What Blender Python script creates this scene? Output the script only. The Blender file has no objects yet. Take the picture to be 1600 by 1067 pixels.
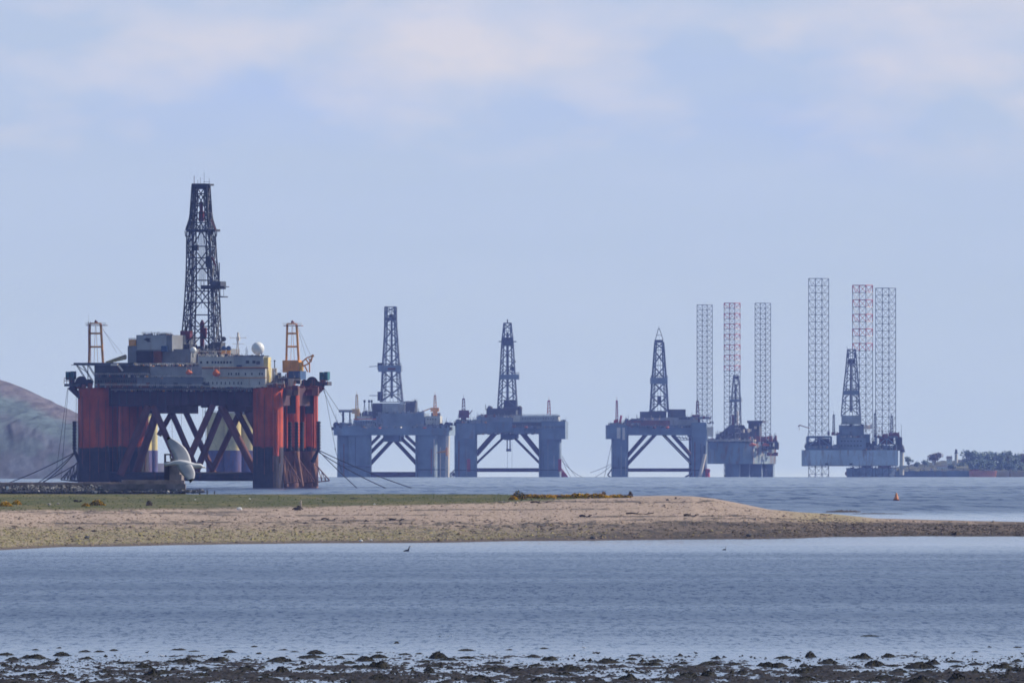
import bpy, math, random
import numpy as np
from mathutils import Vector, Matrix
rad = math.radians
SC = bpy.context.scene
COL = SC.collection
# ---------------------------------------------------------------- optics and the shape of the earth
F = 28600.0          # focal length in photo pixels (1600 wide): a long telephoto
YE = 693.5           # photo row of the camera's eye level
H = 12.0             # camera height over the water
RE = 7.4e6           # effective earth radius (with refraction)
def X(D, px): return (px - 800.0) * D / F
def Z(D, y): return H - (y - YE) * D / F
def sea(x, y): return -(x * x + y * y) / (2 * RE)
def Dsea(y):
    a = (y - YE) / F
    return (a - np.sqrt(np.maximum(a * a - 2 * H / RE, 0))) * RE

cam_d = bpy.data.cameras.new('camera'); cam = bpy.data.objects.new('camera', cam_d); COL.objects.link(cam)
cam.location = (0, 0, H)
cam.rotation_euler = (rad(90) + math.atan((YE - 533.5) / F), 0, 0)
cam_d.sensor_width = 36; cam_d.lens = F / 1600 * 36
cam_d.clip_start = 1; cam_d.clip_end = 60000
SC.camera = cam

SUN_AZ, SUN_EL = rad(73), rad(34)
sd = Vector((math.sin(SUN_AZ) * math.cos(SUN_EL), math.cos(SUN_AZ) * math.cos(SUN_EL), math.sin(SUN_EL)))
W = bpy.data.worlds.new('World'); SC.world = W; W.use_nodes = True
def world():
    nt = W.node_tree; N = nt.nodes; L = nt.links
    N.clear()
    out = N.new('ShaderNodeOutputWorld'); bg = N.new('ShaderNodeBackground')
    L.new(bg.outputs[0], out.inputs[0]); bg.inputs['Strength'].default_value = WORLD_STRENGTH
    tc = N.new('ShaderNodeTexCoord')
    sep = N.new('ShaderNodeSeparateXYZ'); L.new(tc.outputs['Generated'], sep.inputs[0])
    def m(op, a, b=None, c=None, clamp=False):
        n = N.new('ShaderNodeMath'); n.operation = op; n.use_clamp = clamp
        for i, v in enumerate((a, b, c)):
            if v is None: continue
            if isinstance(v, (int, float)): n.inputs[i].default_value = v
            else: L.new(v, n.inputs[i])
        return n.outputs[0]
    zc = m('MAXIMUM', sep.outputs[2], 0.004)
    cmb = N.new('ShaderNodeCombineXYZ'); L.new(sep.outputs[0], cmb.inputs[0]); L.new(sep.outputs[1], cmb.inputs[1]); L.new(zc, cmb.inputs[2])
    sky = N.new('ShaderNodeTexSky'); sky.sky_type = 'NISHITA'; sky.sun_disc = False
    sky.sun_elevation = SUN_EL; sky.sun_rotation = SUN_AZ
    sky.altitude = 0; sky.air_density = 1.0; sky.dust_density = 0.6; sky.ozone_density = 2.0
    L.new(cmb.outputs[0], sky.inputs[0])
    # thin high veil: the real sky of the day is pale blue, white in the clouds
    k = 1.0 / WORLD_STRENGTH
    def mix(fac, a, b):
        n = N.new('ShaderNodeMix'); n.data_type = 'RGBA'
        if isinstance(fac, (int, float)): n.inputs[0].default_value = fac
        else: L.new(fac, n.inputs[0])
        for i, v in ((6, a), (7, b)):
            if isinstance(v, tuple): n.inputs[i].default_value = (v[0] * k, v[1] * k, v[2] * k, 1)
            else: L.new(v, n.inputs[i])
        return n.outputs[2]
    hor = m('SUBTRACT', 1.0, m('MULTIPLY', m('MAXIMUM', sep.outputs[2], 0.0), 4.0), clamp=True)
    base = mix(m('MULTIPLY', hor, 0.93), sky.outputs[0], SKY_PALE)
    # cloud field laid out in azimuth / elevation
    ax = m('DIVIDE', sep.outputs[0], m('MAXIMUM', sep.outputs[1], 0.05))
    ez = m('DIVIDE', sep.outputs[2], m('MAXIMUM', sep.outputs[1], 0.05))
    uv = N.new('ShaderNodeCombineXYZ')
    L.new(m('MULTIPLY', ax, F / 800), uv.inputs[0])          # 1 unit = half the view
    L.new(m('MULTIPLY', ez, F / 800), uv.inputs[1])
    nz = N.new('ShaderNodeTexNoise'); nz.inputs['Scale'].default_value = 2.6; nz.inputs['Detail'].default_value = 6
    nz.inputs['Roughness'].default_value = 0.55; L.new(uv.outputs[0], nz.inputs['Vector'])
    nz2 = N.new('ShaderNodeTexNoise'); nz2.inputs['Scale'].default_value = 6.5; nz2.inputs['Detail'].default_value = 5
    mp = N.new('ShaderNodeMapping'); mp.inputs['Scale'].default_value = (0.55, 1.3, 1); L.new(uv.outputs[0], mp.inputs[0]); L.new(mp.outputs[0], nz2.inputs['Vector'])
    sub = N.new('ShaderNodeVectorMath'); sub.operation = 'SUBTRACT'; L.new(nz.outputs['Color'], sub.inputs[0]); sub.inputs[1].default_value = (.5, .5, .5)
    scl = N.new('ShaderNodeVectorMath'); scl.operation = 'SCALE'; L.new(sub.outputs[0], scl.inputs[0]); scl.inputs[3].default_value = 0.26
    wuv = N.new('ShaderNodeVectorMath'); wuv.operation = 'ADD'; L.new(uv.outputs[0], wuv.inputs[0]); L.new(scl.outputs[0], wuv.inputs[1])
    def blobs(lst):
        tot = None
        for px, py, rx, ry, st in lst:
            s1 = N.new('ShaderNodeVectorMath'); s1.operation = 'SUBTRACT'; L.new(wuv.outputs[0], s1.inputs[0])
            s1.inputs[1].default_value = ((px - 800) / 800, (YE - py) / 800, 0)
            s2 = N.new('ShaderNodeVectorMath'); s2.operation = 'MULTIPLY'; L.new(s1.outputs[0], s2.inputs[0]); s2.inputs[1].default_value = (800 / rx, 800 / ry, 0)
            ln = N.new('ShaderNodeVectorMath'); ln.operation = 'LENGTH'; L.new(s2.outputs[0], ln.inputs[0])
            g = m('MULTIPLY', m('SUBTRACT', 1.0, m('MULTIPLY', ln.outputs['Value'], 0.55), clamp=True), st)
            g = m('SMOOTH_MIN', g, st, 0.1)
            tot = g if tot is None else m('SMOOTH_MAX', tot, g, 0.25)
        return tot
    white = blobs([(170, 125, 130, 45, .62), (330, 60, 170, 60, .8), (470, 20, 170, 60, .9), (700, 90, 210, 75, 1.0), (640, 175, 100, 28, .6),
                   (860, 60, 150, 80, .85), (970, 20, 110, 40, .6), (1240, 10, 200, 55, .7), (1500, 60, 170, 120, .8), (1600, 170, 90, 60, .5), (930, 218, 90, 18, .35), (60, 240, 160, 22, .3), (50, 80, 60, 16, .3)])
    blue = blobs([(420, 150, 190, 60, .9), (330, 200, 190, 40, .6), (880, 170, 160, 45, .6), (1240, 190, 210, 60, .8), (1080, 90, 160, 50, .5), (1350, 100, 120, 60, .5)])
    wf = m('MULTIPLY', m('SUBTRACT', m('ADD', white, m('MULTIPLY', m('SUBTRACT', nz2.outputs['Fac'], .5), 2.0)), 0.14), 1.15, clamp=True)
    bf = m('MULTIPLY', m('ADD', blue, m('MULTIPLY', m('SUBTRACT', nz2.outputs['Fac'], .5), .5)), 0.8, clamp=True)
    front = m('MULTIPLY', m('GREATER_THAN', sep.outputs[1], 0.05), 1.0)
    high = m('ADD', .12, m('MULTIPLY', m('SUBTRACT', m('MULTIPLY', ez, F / 800), (YE - 290) / 800), 800 / 90, clamp=True), clamp=True)   # the cloud bank sits well above the horizon
    wf = m('MULTIPLY', wf, high)
    c = mix(m('MULTIPLY', bf, front), base, SKY_SHADE)
    c = mix(m('MULTIPLY', m('MULTIPLY', wf, front), 0.85), c, CLOUD)
    # faint wide streaks
    st = N.new('ShaderNodeTexNoise'); st.inputs['Scale'].default_value = 1.6; st.inputs['Detail'].default_value = 5
    mp2 = N.new('ShaderNodeMapping'); mp2.inputs['Scale'].default_value = (0.5, 3.5, 1); L.new(uv.outputs[0], mp2.inputs[0]); L.new(mp2.outputs[0], st.inputs['Vector'])
    c = mix(m('MULTIPLY', m('MULTIPLY', m('SUBTRACT', st.outputs['Fac'], .42), front), 1.3, clamp=True), c, STREAK)
    low = m('MULTIPLY', m('SUBTRACT', (YE - 730) / 800, m('MULTIPLY', ez, F / 800)), 800 / 22, clamp=True)   # bright rim of air on the horizon
    c = mix(m('MULTIPLY', m('MULTIPLY', low, front), .7), c, (.60, .69, .88))
    L.new(c, bg.inputs['Color'])
WORLD_STRENGTH = 0.1
SKY_PALE = (0.465, 0.587, 0.873)
SKY_SHADE = (0.40, 0.53, 0.89)
CLOUD = (0.71, 0.695, 0.80)
STREAK = (0.51, 0.61, 0.88)
world()
sl = bpy.data.lights.new('sun', 'SUN'); sl.energy = 4.6; sl.angle = rad(0.5); sl.color = (1.0, 0.93, 0.84)
so = bpy.data.objects.new('sun', sl); COL.objects.link(so); so.location = (500, 0, 500)
so.rotation_euler = sd.to_track_quat('Z', 'Y').to_euler()
SC.view_settings.view_transform = 'Standard'; SC.view_settings.look = 'None'
SC.view_settings.exposure = 0.0; SC.view_settings.gamma = 1
SC.render.engine = 'CYCLES'
SC.cycles.use_denoising = True
SC.cycles.max_bounces = 6; SC.cycles.diffuse_bounces = 2; SC.cycles.glossy_bounces = 2; SC.cycles.volume_bounces = 1
SC.cycles.pixel_filter_type = 'BLACKMAN_HARRIS'; SC.cycles.filter_width = 1.7

# ---------------------------------------------------------------- helpers
rng = np.random.default_rng(7); random.seed(7)
def tag(o, label=None, cat=None, group=None, kind=None):
    if label: o['label'] = label
    if cat: o['category'] = cat
    if group: o['group'] = group
    if kind: o['kind'] = kind
    return o
class MB:
    def __init__(s): s.v = []; s.f = []; s.mi = []; s.cur = 0
    def addf(s, idx): s.f.append(idx); s.mi.append(s.cur)
    def box(s, x0, x1, y0, y1, z0, z1):
        if x0 > x1: x0, x1 = x1, x0
        if y0 > y1: y0, y1 = y1, y0
        if z0 > z1: z0, z1 = z1, z0
        b = len(s.v)
        s.v += [(x0, y0, z0), (x1, y0, z0), (x1, y1, z0), (x0, y1, z0), (x0, y0, z1), (x1, y0, z1), (x1, y1, z1), (x0, y1, z1)]
        for q in ((0, 3, 2, 1), (4, 5, 6, 7), (0, 1, 5, 4), (1, 2, 6, 5), (2, 3, 7, 6), (3, 0, 4, 7)): s.addf([b + i for i in q])
    def prism(s, pts, z0, z1, top=None):
        b = len(s.v); n = len(pts); top = top or pts
        s.v += [(p[0], p[1], z0) for p in pts] + [(p[0], p[1], z1) for p in top]
        for i in range(n): j = (i + 1) % n; s.addf([b + i, b + j, b + n + j, b + n + i])
        s.addf([b + n + i for i in range(n)]); s.addf([b + n - 1 - i for i in range(n)])
    def cyl(s, p, q, r0, r1=None, n=8):
        p = Vector(p); q = Vector(q); r1 = r0 if r1 is None else r1
        d = (q - p)
        if d.length < 1e-6: return
        d.normalize()
        a = d.orthogonal().normalized() if abs(d.z) < .99 else Vector((1, 0, 0)); a = (a - d * a.dot(d)).normalized(); c = d.cross(a)
        b = len(s.v)
        for (o, r) in ((p, r0), (q, r1)):
            for i in range(n):
                t = 2 * math.pi * (i + .5) / n
                s.v.append(tuple(o + a * (math.cos(t) * r) + c * (math.sin(t) * r)))
        for i in range(n): j = (i + 1) % n; s.addf([b + i, b + j, b + n + j, b + n + i])
        s.addf([b + n - 1 - i for i in range(n)]); s.addf([b + n + i for i in range(n)])
    def tube(s, pts, rr, n=8):
        rr = rr if isinstance(rr, (list, tuple)) else [rr] * len(pts)
        for i in range(len(pts) - 1): s.cyl(pts[i], pts[i + 1], rr[i], rr[i + 1], n)
    def ball(s, c, rx, ry=None, rz=None, nu=14, nv=9, jit=0):
        ry = ry or rx; rz = rz or rx; b = len(s.v)
        for j in range(nv + 1):
            ph = math.pi * j / nv
            for i in range(nu):
                t = 2 * math.pi * i / nu; k = 1 + (random.uniform(-jit, jit) if jit else 0)
                s.v.append((c[0] + rx * k * math.sin(ph) * math.cos(t), c[1] + ry * k * math.sin(ph) * math.sin(t), c[2] + rz * k * math.cos(ph)))
        for j in range(nv):
            for i in range(nu):
                i2 = (i + 1) % nu
                s.addf([b + j * nu + i, b + (j + 1) * nu + i, b + (j + 1) * nu + i2, b + j * nu + i2])
    def quad(s, a, b_, c, d):
        b = len(s.v); s.v += [tuple(a), tuple(b_), tuple(c), tuple(d)]; s.addf([b, b + 1, b + 2, b + 3])
    def mesh(s, name, mats, smooth=False):
        me = bpy.data.meshes.new(name); me.from_pydata(s.v, [], s.f); me.update()
        for m in (mats if isinstance(mats, (list, tuple)) else [mats]): me.materials.append(m)
        if len(me.materials) > 1: me.polygons.foreach_set('material_index', s.mi)
        if smooth: me.polygons.foreach_set('use_smooth', [True] * len(me.polygons))
        return me
    def build(s, name, mats, parent=None, smooth=False):
        o = bpy.data.objects.new(name, s.mesh(name, mats, smooth)); COL.objects.link(o)
        if parent: o.parent = parent
        return o
def empty(name, loc, rz=0):
    o = bpy.data.objects.new(name, None); COL.objects.link(o); o.location = loc; o.rotation_euler = (0, 0, rz); o.empty_display_size = 1
    return o
def copy_obj(o, name=None):
    c = o.copy(); COL.objects.link(c); return c
def grid_mesh(name, xs, ys, zs, mat, col=None, smooth=True):
    """xs, ys, zs: 2-D arrays (rows, cols)"""
    nr, nc = xs.shape
    co = np.stack([xs, ys, zs], -1).reshape(-1, 3).astype(np.float32)
    idx = np.arange(nr * nc).reshape(nr, nc)
    q = np.stack([idx[:-1, :-1], idx[:-1, 1:], idx[1:, 1:], idx[1:, :-1]], -1).reshape(-1, 4).astype(np.int32)
    me = bpy.data.meshes.new(name)
    me.vertices.add(len(co)); me.vertices.foreach_set('co', co.ravel())
    me.loops.add(q.size); me.loops.foreach_set('vertex_index', q.ravel())
    me.polygons.add(len(q)); me.polygons.foreach_set('loop_start', np.arange(0, q.size, 4, dtype=np.int32)); me.polygons.foreach_set('loop_total', np.full(len(q), 4, dtype=np.int32))
    me.update(calc_edges=True); me.validate()
    if smooth: me.polygons.foreach_set('use_smooth', np.ones(len(me.polygons), dtype=bool))
    if col is not None:
        at = me.color_attributes.new('tint', 'FLOAT_COLOR', 'POINT')
        c4 = np.concatenate([col.reshape(-1, 3), np.ones((nr * nc, 1))], 1).astype(np.float32)
        at.data.foreach_set('color', c4.ravel())
    me.materials.append(mat)
    o = bpy.data.objects.new(name, me); COL.objects.link(o)
    return o
_perm = np.random.default_rng(3).random((256, 256))
def vnoise(x, y, seed=0):
    x = np.asarray(x, float) + seed * 17.31; y = np.asarray(y, float) + seed * 7.77
    xi = np.floor(x).astype(int); yi = np.floor(y).astype(int); fx = x - xi; fy = y - yi
    fx = fx * fx * (3 - 2 * fx); fy = fy * fy * (3 - 2 * fy)
    g = lambda a, b: _perm[a % 256, b % 256]
    return (g(xi, yi) * (1 - fx) + g(xi + 1, yi) * fx) * (1 - fy) + (g(xi, yi + 1) * (1 - fx) + g(xi + 1, yi + 1) * fx) * fy
def fbm(x, y, o=4, seed=0, rough=.5):
    t = 0; a = 1; n = 0
    for i in range(o):
        t = t + a * vnoise(x * 2 ** i, y * 2 ** i, seed + i * 3); n += a; a *= rough
    return t / n
def sm(a, b, x): t = np.clip((x - a) / (b - a), 0, 1); return t * t * (3 - 2 * t)

# ---------------------------------------------------------------- materials
def mat_nodes(name):
    m = bpy.data.materials.new(name); m.use_nodes = True
    nt = m.node_tree; return m, nt.nodes, nt.links, nt.nodes['Principled BSDF']
def noise(N, L, scale, detail=4, mapscale=None, coord='Object', rough=.6):
    tc = N.new('ShaderNodeTexCoord'); n = N.new('ShaderNodeTexNoise'); n.inputs['Scale'].default_value = scale; n.inputs['Detail'].default_value = detail; n.inputs['Roughness'].default_value = rough
    if mapscale:
        mp = N.new('ShaderNodeMapping'); mp.inputs['Scale'].default_value = mapscale; L.new(tc.outputs[coord], mp.inputs[0]); L.new(mp.outputs[0], n.inputs['Vector'])
    else: L.new(tc.outputs[coord], n.inputs['Vector'])
    return n
def ramp(N, L, src, stops):
    r = N.new('ShaderNodeValToRGB'); L.new(src, r.inputs[0]); e = r.color_ramp.elements
    while len(e) < len(stops): e.new(.5)
    for i, (p, c) in enumerate(stops):
        e[i].position = p; e[i].color = (c, c, c, 1) if isinstance(c, (int, float)) else (*c, 1)
    return r
def mixc(N, L, fac, a, b, mode='MIX'):
    n = N.new('ShaderNodeMix'); n.data_type = 'RGBA'; n.blend_type = mode
    if isinstance(fac, (int, float)): n.inputs[0].default_value = fac
    else: L.new(fac, n.inputs[0])
    for i, v in ((6, a), (7, b)):
        if isinstance(v, tuple): n.inputs[i].default_value = (*v[:3], 1)
        else: L.new(v, n.inputs[i])
    return n.outputs[2]
RUST = (0.20, 0.075, 0.03)
def paint(name, col, rough=.65, var=.3, rust=.25, scale=.25, metallic=0):
    m, N, L, B = mat_nodes(name)
    n1 = noise(N, L, scale, 5); lo = tuple(c * (1 - var) for c in col); hi = tuple(min(1, c * (1 + var)) for c in col)
    r1 = ramp(N, L, n1.outputs['Fac'], [(.3, lo), (.7, hi)])
    c = r1.outputs[0]
    if rust > 0:
        n2 = noise(N, L, scale * 3, 6, (1, 1, .18), rough=.7)
        r2 = ramp(N, L, n2.outputs['Fac'], [(.60 - rust * .2, 0), (.78 - rust * .2, min(1, rust * 2))])
        c = mixc(N, L, r2.outputs[0], c, RUST)
    L.new(c, B.inputs['Base Color']); B.inputs['Roughness'].default_value = rough; B.inputs['Metallic'].default_value = metallic
    B.inputs['Specular IOR Level'].default_value = .3
    return m
M = dict(
    red=paint('red_hull_paint', (.50, .065, .022), .6, .4, .45, .12),
    navy=paint('antifouling', (.038, .033, .04), .8, .45, .25, .2),
    brace=paint('red_brown_brace_paint', (.17, .05, .038), .7, .4, .35, .12),
    fouled=paint('fouled_rusty_steel', (.24, .12, .085), .85, .5, .4, .2),
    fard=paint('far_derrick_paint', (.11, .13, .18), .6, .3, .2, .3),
    under=paint('dark_deck_hull', (.075, .034, .04), .7, .35, .15, .15),
    dgrey=paint('dark_grey_steel', (.07, .075, .085), .7, .35, .25, .2),
    grey=paint('grey_steel', (.20, .21, .23), .65, .25, .25, .2),
    lgrey=paint('light_grey_paint', (.40, .41, .42), .6, .2, .2, .2),
    white=paint('weathered_white_paint', (.55, .53, .48), .55, .18, .25, .25),
    clean=paint('clean_white_paint', (.80, .80, .80), .4, .05, 0, .3),
    yellow=paint('yellow_paint', (.80, .48, .09), .55, .25, .25, .3),
    orangey=paint('orange_yellow_paint', (.85, .36, .06), .55, .25, .3, .3),
    cream=paint('pale_yellow_paint', (.70, .56, .24), .55, .15, .15, .3),
    orange=paint('orange_paint', (.75, .17, .05), .5, .15, .05, .3),
    rust=paint('rusty_steel', (.22, .07, .04), .8, .4, .4, .3),
    teal=paint('teal_paint', (.03, .14, .15), .5, .25, .1, .3),
    blue=paint('blue_paint', (.04, .09, .20), .5, .25, .1, .3),
    derrick=paint('derrick_steel', (.05, .055, .07), .6, .3, .2, .3),
    derrickr=paint('derrick_red_steel', (.15, .03, .035), .6, .3, .2, .3),
    chain=paint('chain_steel', (.03, .03, .035), .8, .2, .2, .5),
    glass=paint('dark_window_glass', (.015, .018, .025), .2, .1, 0, .5),
    hull2=paint('hazy_slate_hull', (.22, .29, .375), .65, .3, .2, .08),  # lifted and blued: part of the far haze sits in the colour
    hull3=paint('hazy_blue_grey_hull', (.20, .26, .35), .65, .3, .25, .08),  # carries some haze blue in its colour as well
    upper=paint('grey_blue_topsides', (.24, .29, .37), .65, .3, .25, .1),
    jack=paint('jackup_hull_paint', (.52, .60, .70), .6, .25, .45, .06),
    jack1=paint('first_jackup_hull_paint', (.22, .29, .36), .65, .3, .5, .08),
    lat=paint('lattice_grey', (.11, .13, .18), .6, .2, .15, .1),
    latred=paint('lattice_red', (.48, .05, .05), .6, .2, .1, .1),
    latwhite=paint('lattice_white', (.7, .68, .68), .6, .1, .05, .1),
    plat=paint('pale_lit_steel', (.85, .74, .64), .6, .15, .2, .1),
)
def column_paint():
    """red paint with a ragged fouling line near the water"""
    m, N, L, B = mat_nodes('red_column_paint')
    n1 = noise(N, L, .12, 5); r1 = ramp(N, L, n1.outputs['Fac'], [(.3, (.38, .045, .018)), (.7, (.74, .11, .03))])
    n2 = noise(N, L, .5, 6, (1, 1, .12), rough=.75); r2 = ramp(N, L, n2.outputs['Fac'], [(.50, 0), (.72, .85)])
    c = mixc(N, L, r2.outputs[0], r1.outputs[0], (.20, .06, .03))
    n4 = noise(N, L, .9, 5, (1, 1, .06), rough=.7); r4 = ramp(N, L, n4.outputs['Fac'], [(.58, 0), (.74, .6)]); c = mixc(N, L, r4.outputs[0], c, (.07, .045, .045))
    tc = N.new('ShaderNodeTexCoord'); sp = N.new('ShaderNodeSeparateXYZ'); L.new(tc.outputs['Object'], sp.inputs[0])
    n3 = noise(N, L, .35, 5, (1, 1, .5), rough=.7)
    a = N.new('ShaderNodeMath'); a.operation = 'MULTIPLY_ADD'; L.new(n3.outputs['Fac'], a.inputs[0]); a.inputs[1].default_value = 3.2; L.new(sp.outputs[2], a.inputs[2])
    k = N.new('ShaderNodeMapRange'); L.new(a.outputs[0], k.inputs[0]); k.inputs[1].default_value = 15.2; k.inputs[2].default_value = 14.7; k.inputs[3].default_value = 0; k.inputs[4].default_value = 1
    c = mixc(N, L, k.outputs[0], c, (.045, .035, .04))
    L.new(c, B.inputs['Base Color']); B.inputs['Roughness'].default_value = .65; B.inputs['Specular IOR Level'].default_value = .3
    return m
M['redcol'] = column_paint()
# ---------------------------------------------------------------- sea
def sea_material():
    m, N, L, B = mat_nodes('sea_water')
    geo = N.new('ShaderNodeNewGeometry')
    def m2(op, a, b=None, clamp=False):
        n = N.new('ShaderNodeMath'); n.operation = op; n.use_clamp = clamp
        for i, v in enumerate((a, b)):
            if v is None: continue
            if isinstance(v, (int, float)): n.inputs[i].default_value = v
            else: L.new(v, n.inputs[i])
        return n.outputs[0]
    sep = N.new('ShaderNodeSeparateXYZ'); L.new(geo.outputs['Position'], sep.inputs[0])
    def nz(mapscale, detail=3, rough=.6):
        mp = N.new('ShaderNodeMapping'); mp.inputs['Scale'].default_value = mapscale; L.new(geo.outputs['Position'], mp.inputs[0])
        n = N.new('ShaderNodeTexNoise'); n.inputs['Scale'].default_value = 1; n.inputs['Detail'].default_value = detail; n.inputs['Roughness'].default_value = rough
        L.new(mp.outputs[0], n.inputs['Vector']); return n
    # wind ruffling: wide streaks across the firth
    wind = nz((.006, .012, 0), 4); wind2 = nz((.02, .06, 0), 3)
    # wavelets: near water short, far water long, all much longer along the sight line than the crest spacing shows
    near = nz((2.2, .12, 0), 6, .82); far = nz((.22, .007, 0), 6, .75)
    t = m2('MULTIPLY', m2('SUBTRACT', sep.outputs[1], 2000), 1 / 2500, True)
    vec = mixc(N, L, t, near.outputs['Color'], far.outputs['Color'])
    s1 = N.new('ShaderNodeVectorMath'); s1.operation = 'SUBTRACT'; L.new(vec, s1.inputs[0]); s1.inputs[1].default_value = (.5, .5, .5)
    # calm curve along the distance
    dn = m2('MULTIPLY', m2('ADD', sep.outputs[1], m2('MULTIPLY', m2('SUBTRACT', wind2.outputs['Fac'], .5), 90)), 1 / 16000, True)
    amp = ramp(N, L, dn, [(q / 16000, a) for q, a in CALM])
    a2 = m2('MULTIPLY', amp.outputs[0], m2('ADD', .42, m2('MULTIPLY', wind.outputs['Fac'], 1.16)))
    sc = N.new('ShaderNodeVectorMath'); sc.operation = 'SCALE'; L.new(s1.outputs[0], sc.inputs[0]); L.new(m2('MULTIPLY', a2, WAVE), sc.inputs[3])
    fl = N.new('ShaderNodeVectorMath'); fl.operation = 'MULTIPLY'; L.new(sc.outputs[0], fl.inputs[0]); fl.inputs[1].default_value = (.6, 1, 0)
    ad = N.new('ShaderNodeVectorMath'); ad.operation = 'ADD'; L.new(fl.outputs[0], ad.inputs[0]); ad.inputs[1].default_value = (0, 0, 1)
    nm = N.new('ShaderNodeVectorMath'); nm.operation = 'NORMALIZE'; L.new(ad.outputs[0], nm.inputs[0])
    L.new(nm.outputs[0], B.inputs['Normal'])
    rr = m2('ADD', .05, m2('MULTIPLY', a2, ROUGHK)); L.new(rr, B.inputs['Roughness'])
    B.inputs['Base Color'].default_value = (.035, .062, .135, 1)
    B.inputs['IOR'].default_value = 1.33
    return m
CALM = [(0, .15), (1040, .25), (1110, .5), (1200, .85), (1550, 1.0), (1850, .8), (2010, .75), (2080, .5), (2250, .2), (3050, .12), (3260, .25), (3450, .8), (4200, 1.0), (5500, .8), (6000, .75), (6150, .95), (6350, .6), (8000, .5), (16000, .45)]
WAVE = 2.5; ROUGHK = .26
yy = np.concatenate([np.linspace(-400, 5000, 60), np.linspace(5050, 16000, 220), np.linspace(16200, 20000, 15)])
xx = np.concatenate([np.linspace(-3000, -600, 10), np.linspace(-560, 560, 40), np.linspace(600, 3000, 10)])
gx, gy = np.meshgrid(xx, yy)
tag(grid_mesh('sea', gx, gy, sea(gx, gy), sea_material()), kind='structure')
# ---------------------------------------------------------------- terrain
def tint_material(name, rough=.9, fine=3.0, amount=.35, fine2=None, spec=.2, mapscale=None):
    m, N, L, B = mat_nodes(name)
    at = N.new('ShaderNodeAttribute'); at.attribute_name = 'tint'
    n1 = noise(N, L, fine, 4, mapscale, rough=.7)
    r = ramp(N, L, n1.outputs['Fac'], [(.3, 1 - amount), (.7, 1 + amount)])
    c = mixc(N, L, 1.0, at.outputs['Color'], r.outputs[0], 'MULTIPLY')
    L.new(c, B.inputs['Base Color']); B.inputs['Roughness'].default_value = rough; B.inputs['Specular IOR Level'].default_value = spec
    return m
def curve(pts, x): p = np.array(pts, float); return np.interp(x, p[:, 0], p[:, 1])
Y_NEAR = [(-200, 862), (0, 859), (60, 856), (100, 854), (200, 853), (300, 851), (400, 849.5), (600, 848), (700, 847), (800, 845), (1000, 843.5), (1200, 842), (1260, 840.5), (1300, 838.7), (1450, 837.5), (1600, 837.5), (1800, 836)]
Y_BEACH = [(-200, 799), (0, 798.5), (100, 797), (200, 796), (300, 795), (400, 793.5), (500, 792), (600, 790), (700, 787.5), (800, 784), (860, 781), (900, 779.5), (985, 778), (1080, 777.5), (1120, 783), (1200, 798), (1300, 805), (1370, 812), (1450, 814), (1600, 817), (1800, 819)]
Y_CREST = [(-200, 771.5), (0, 771.5), (400, 772), (600, 771.5), (780, 772), (860, 774), (900, 776), (985, 775), (1040, 774), (1080, 775), (1115, 778.5), (1150, 785), (1200, 795.5), (1250, 800), (1300, 802.5), (1350, 807.5), (1370, 809.5), (1450, 811.7), (1500, 813), (1600, 815), (1800, 817)]
W_BEACH = [(-200, 230), (700, 230), (1000, 190), (1300, 120), (1450, 90), (1800, 80)]
W_GRASS = [(-200, 560), (600, 560), (850, 420), (1000, 200), (1100, 120), (1250, 60), (1800, 40)]
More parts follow.
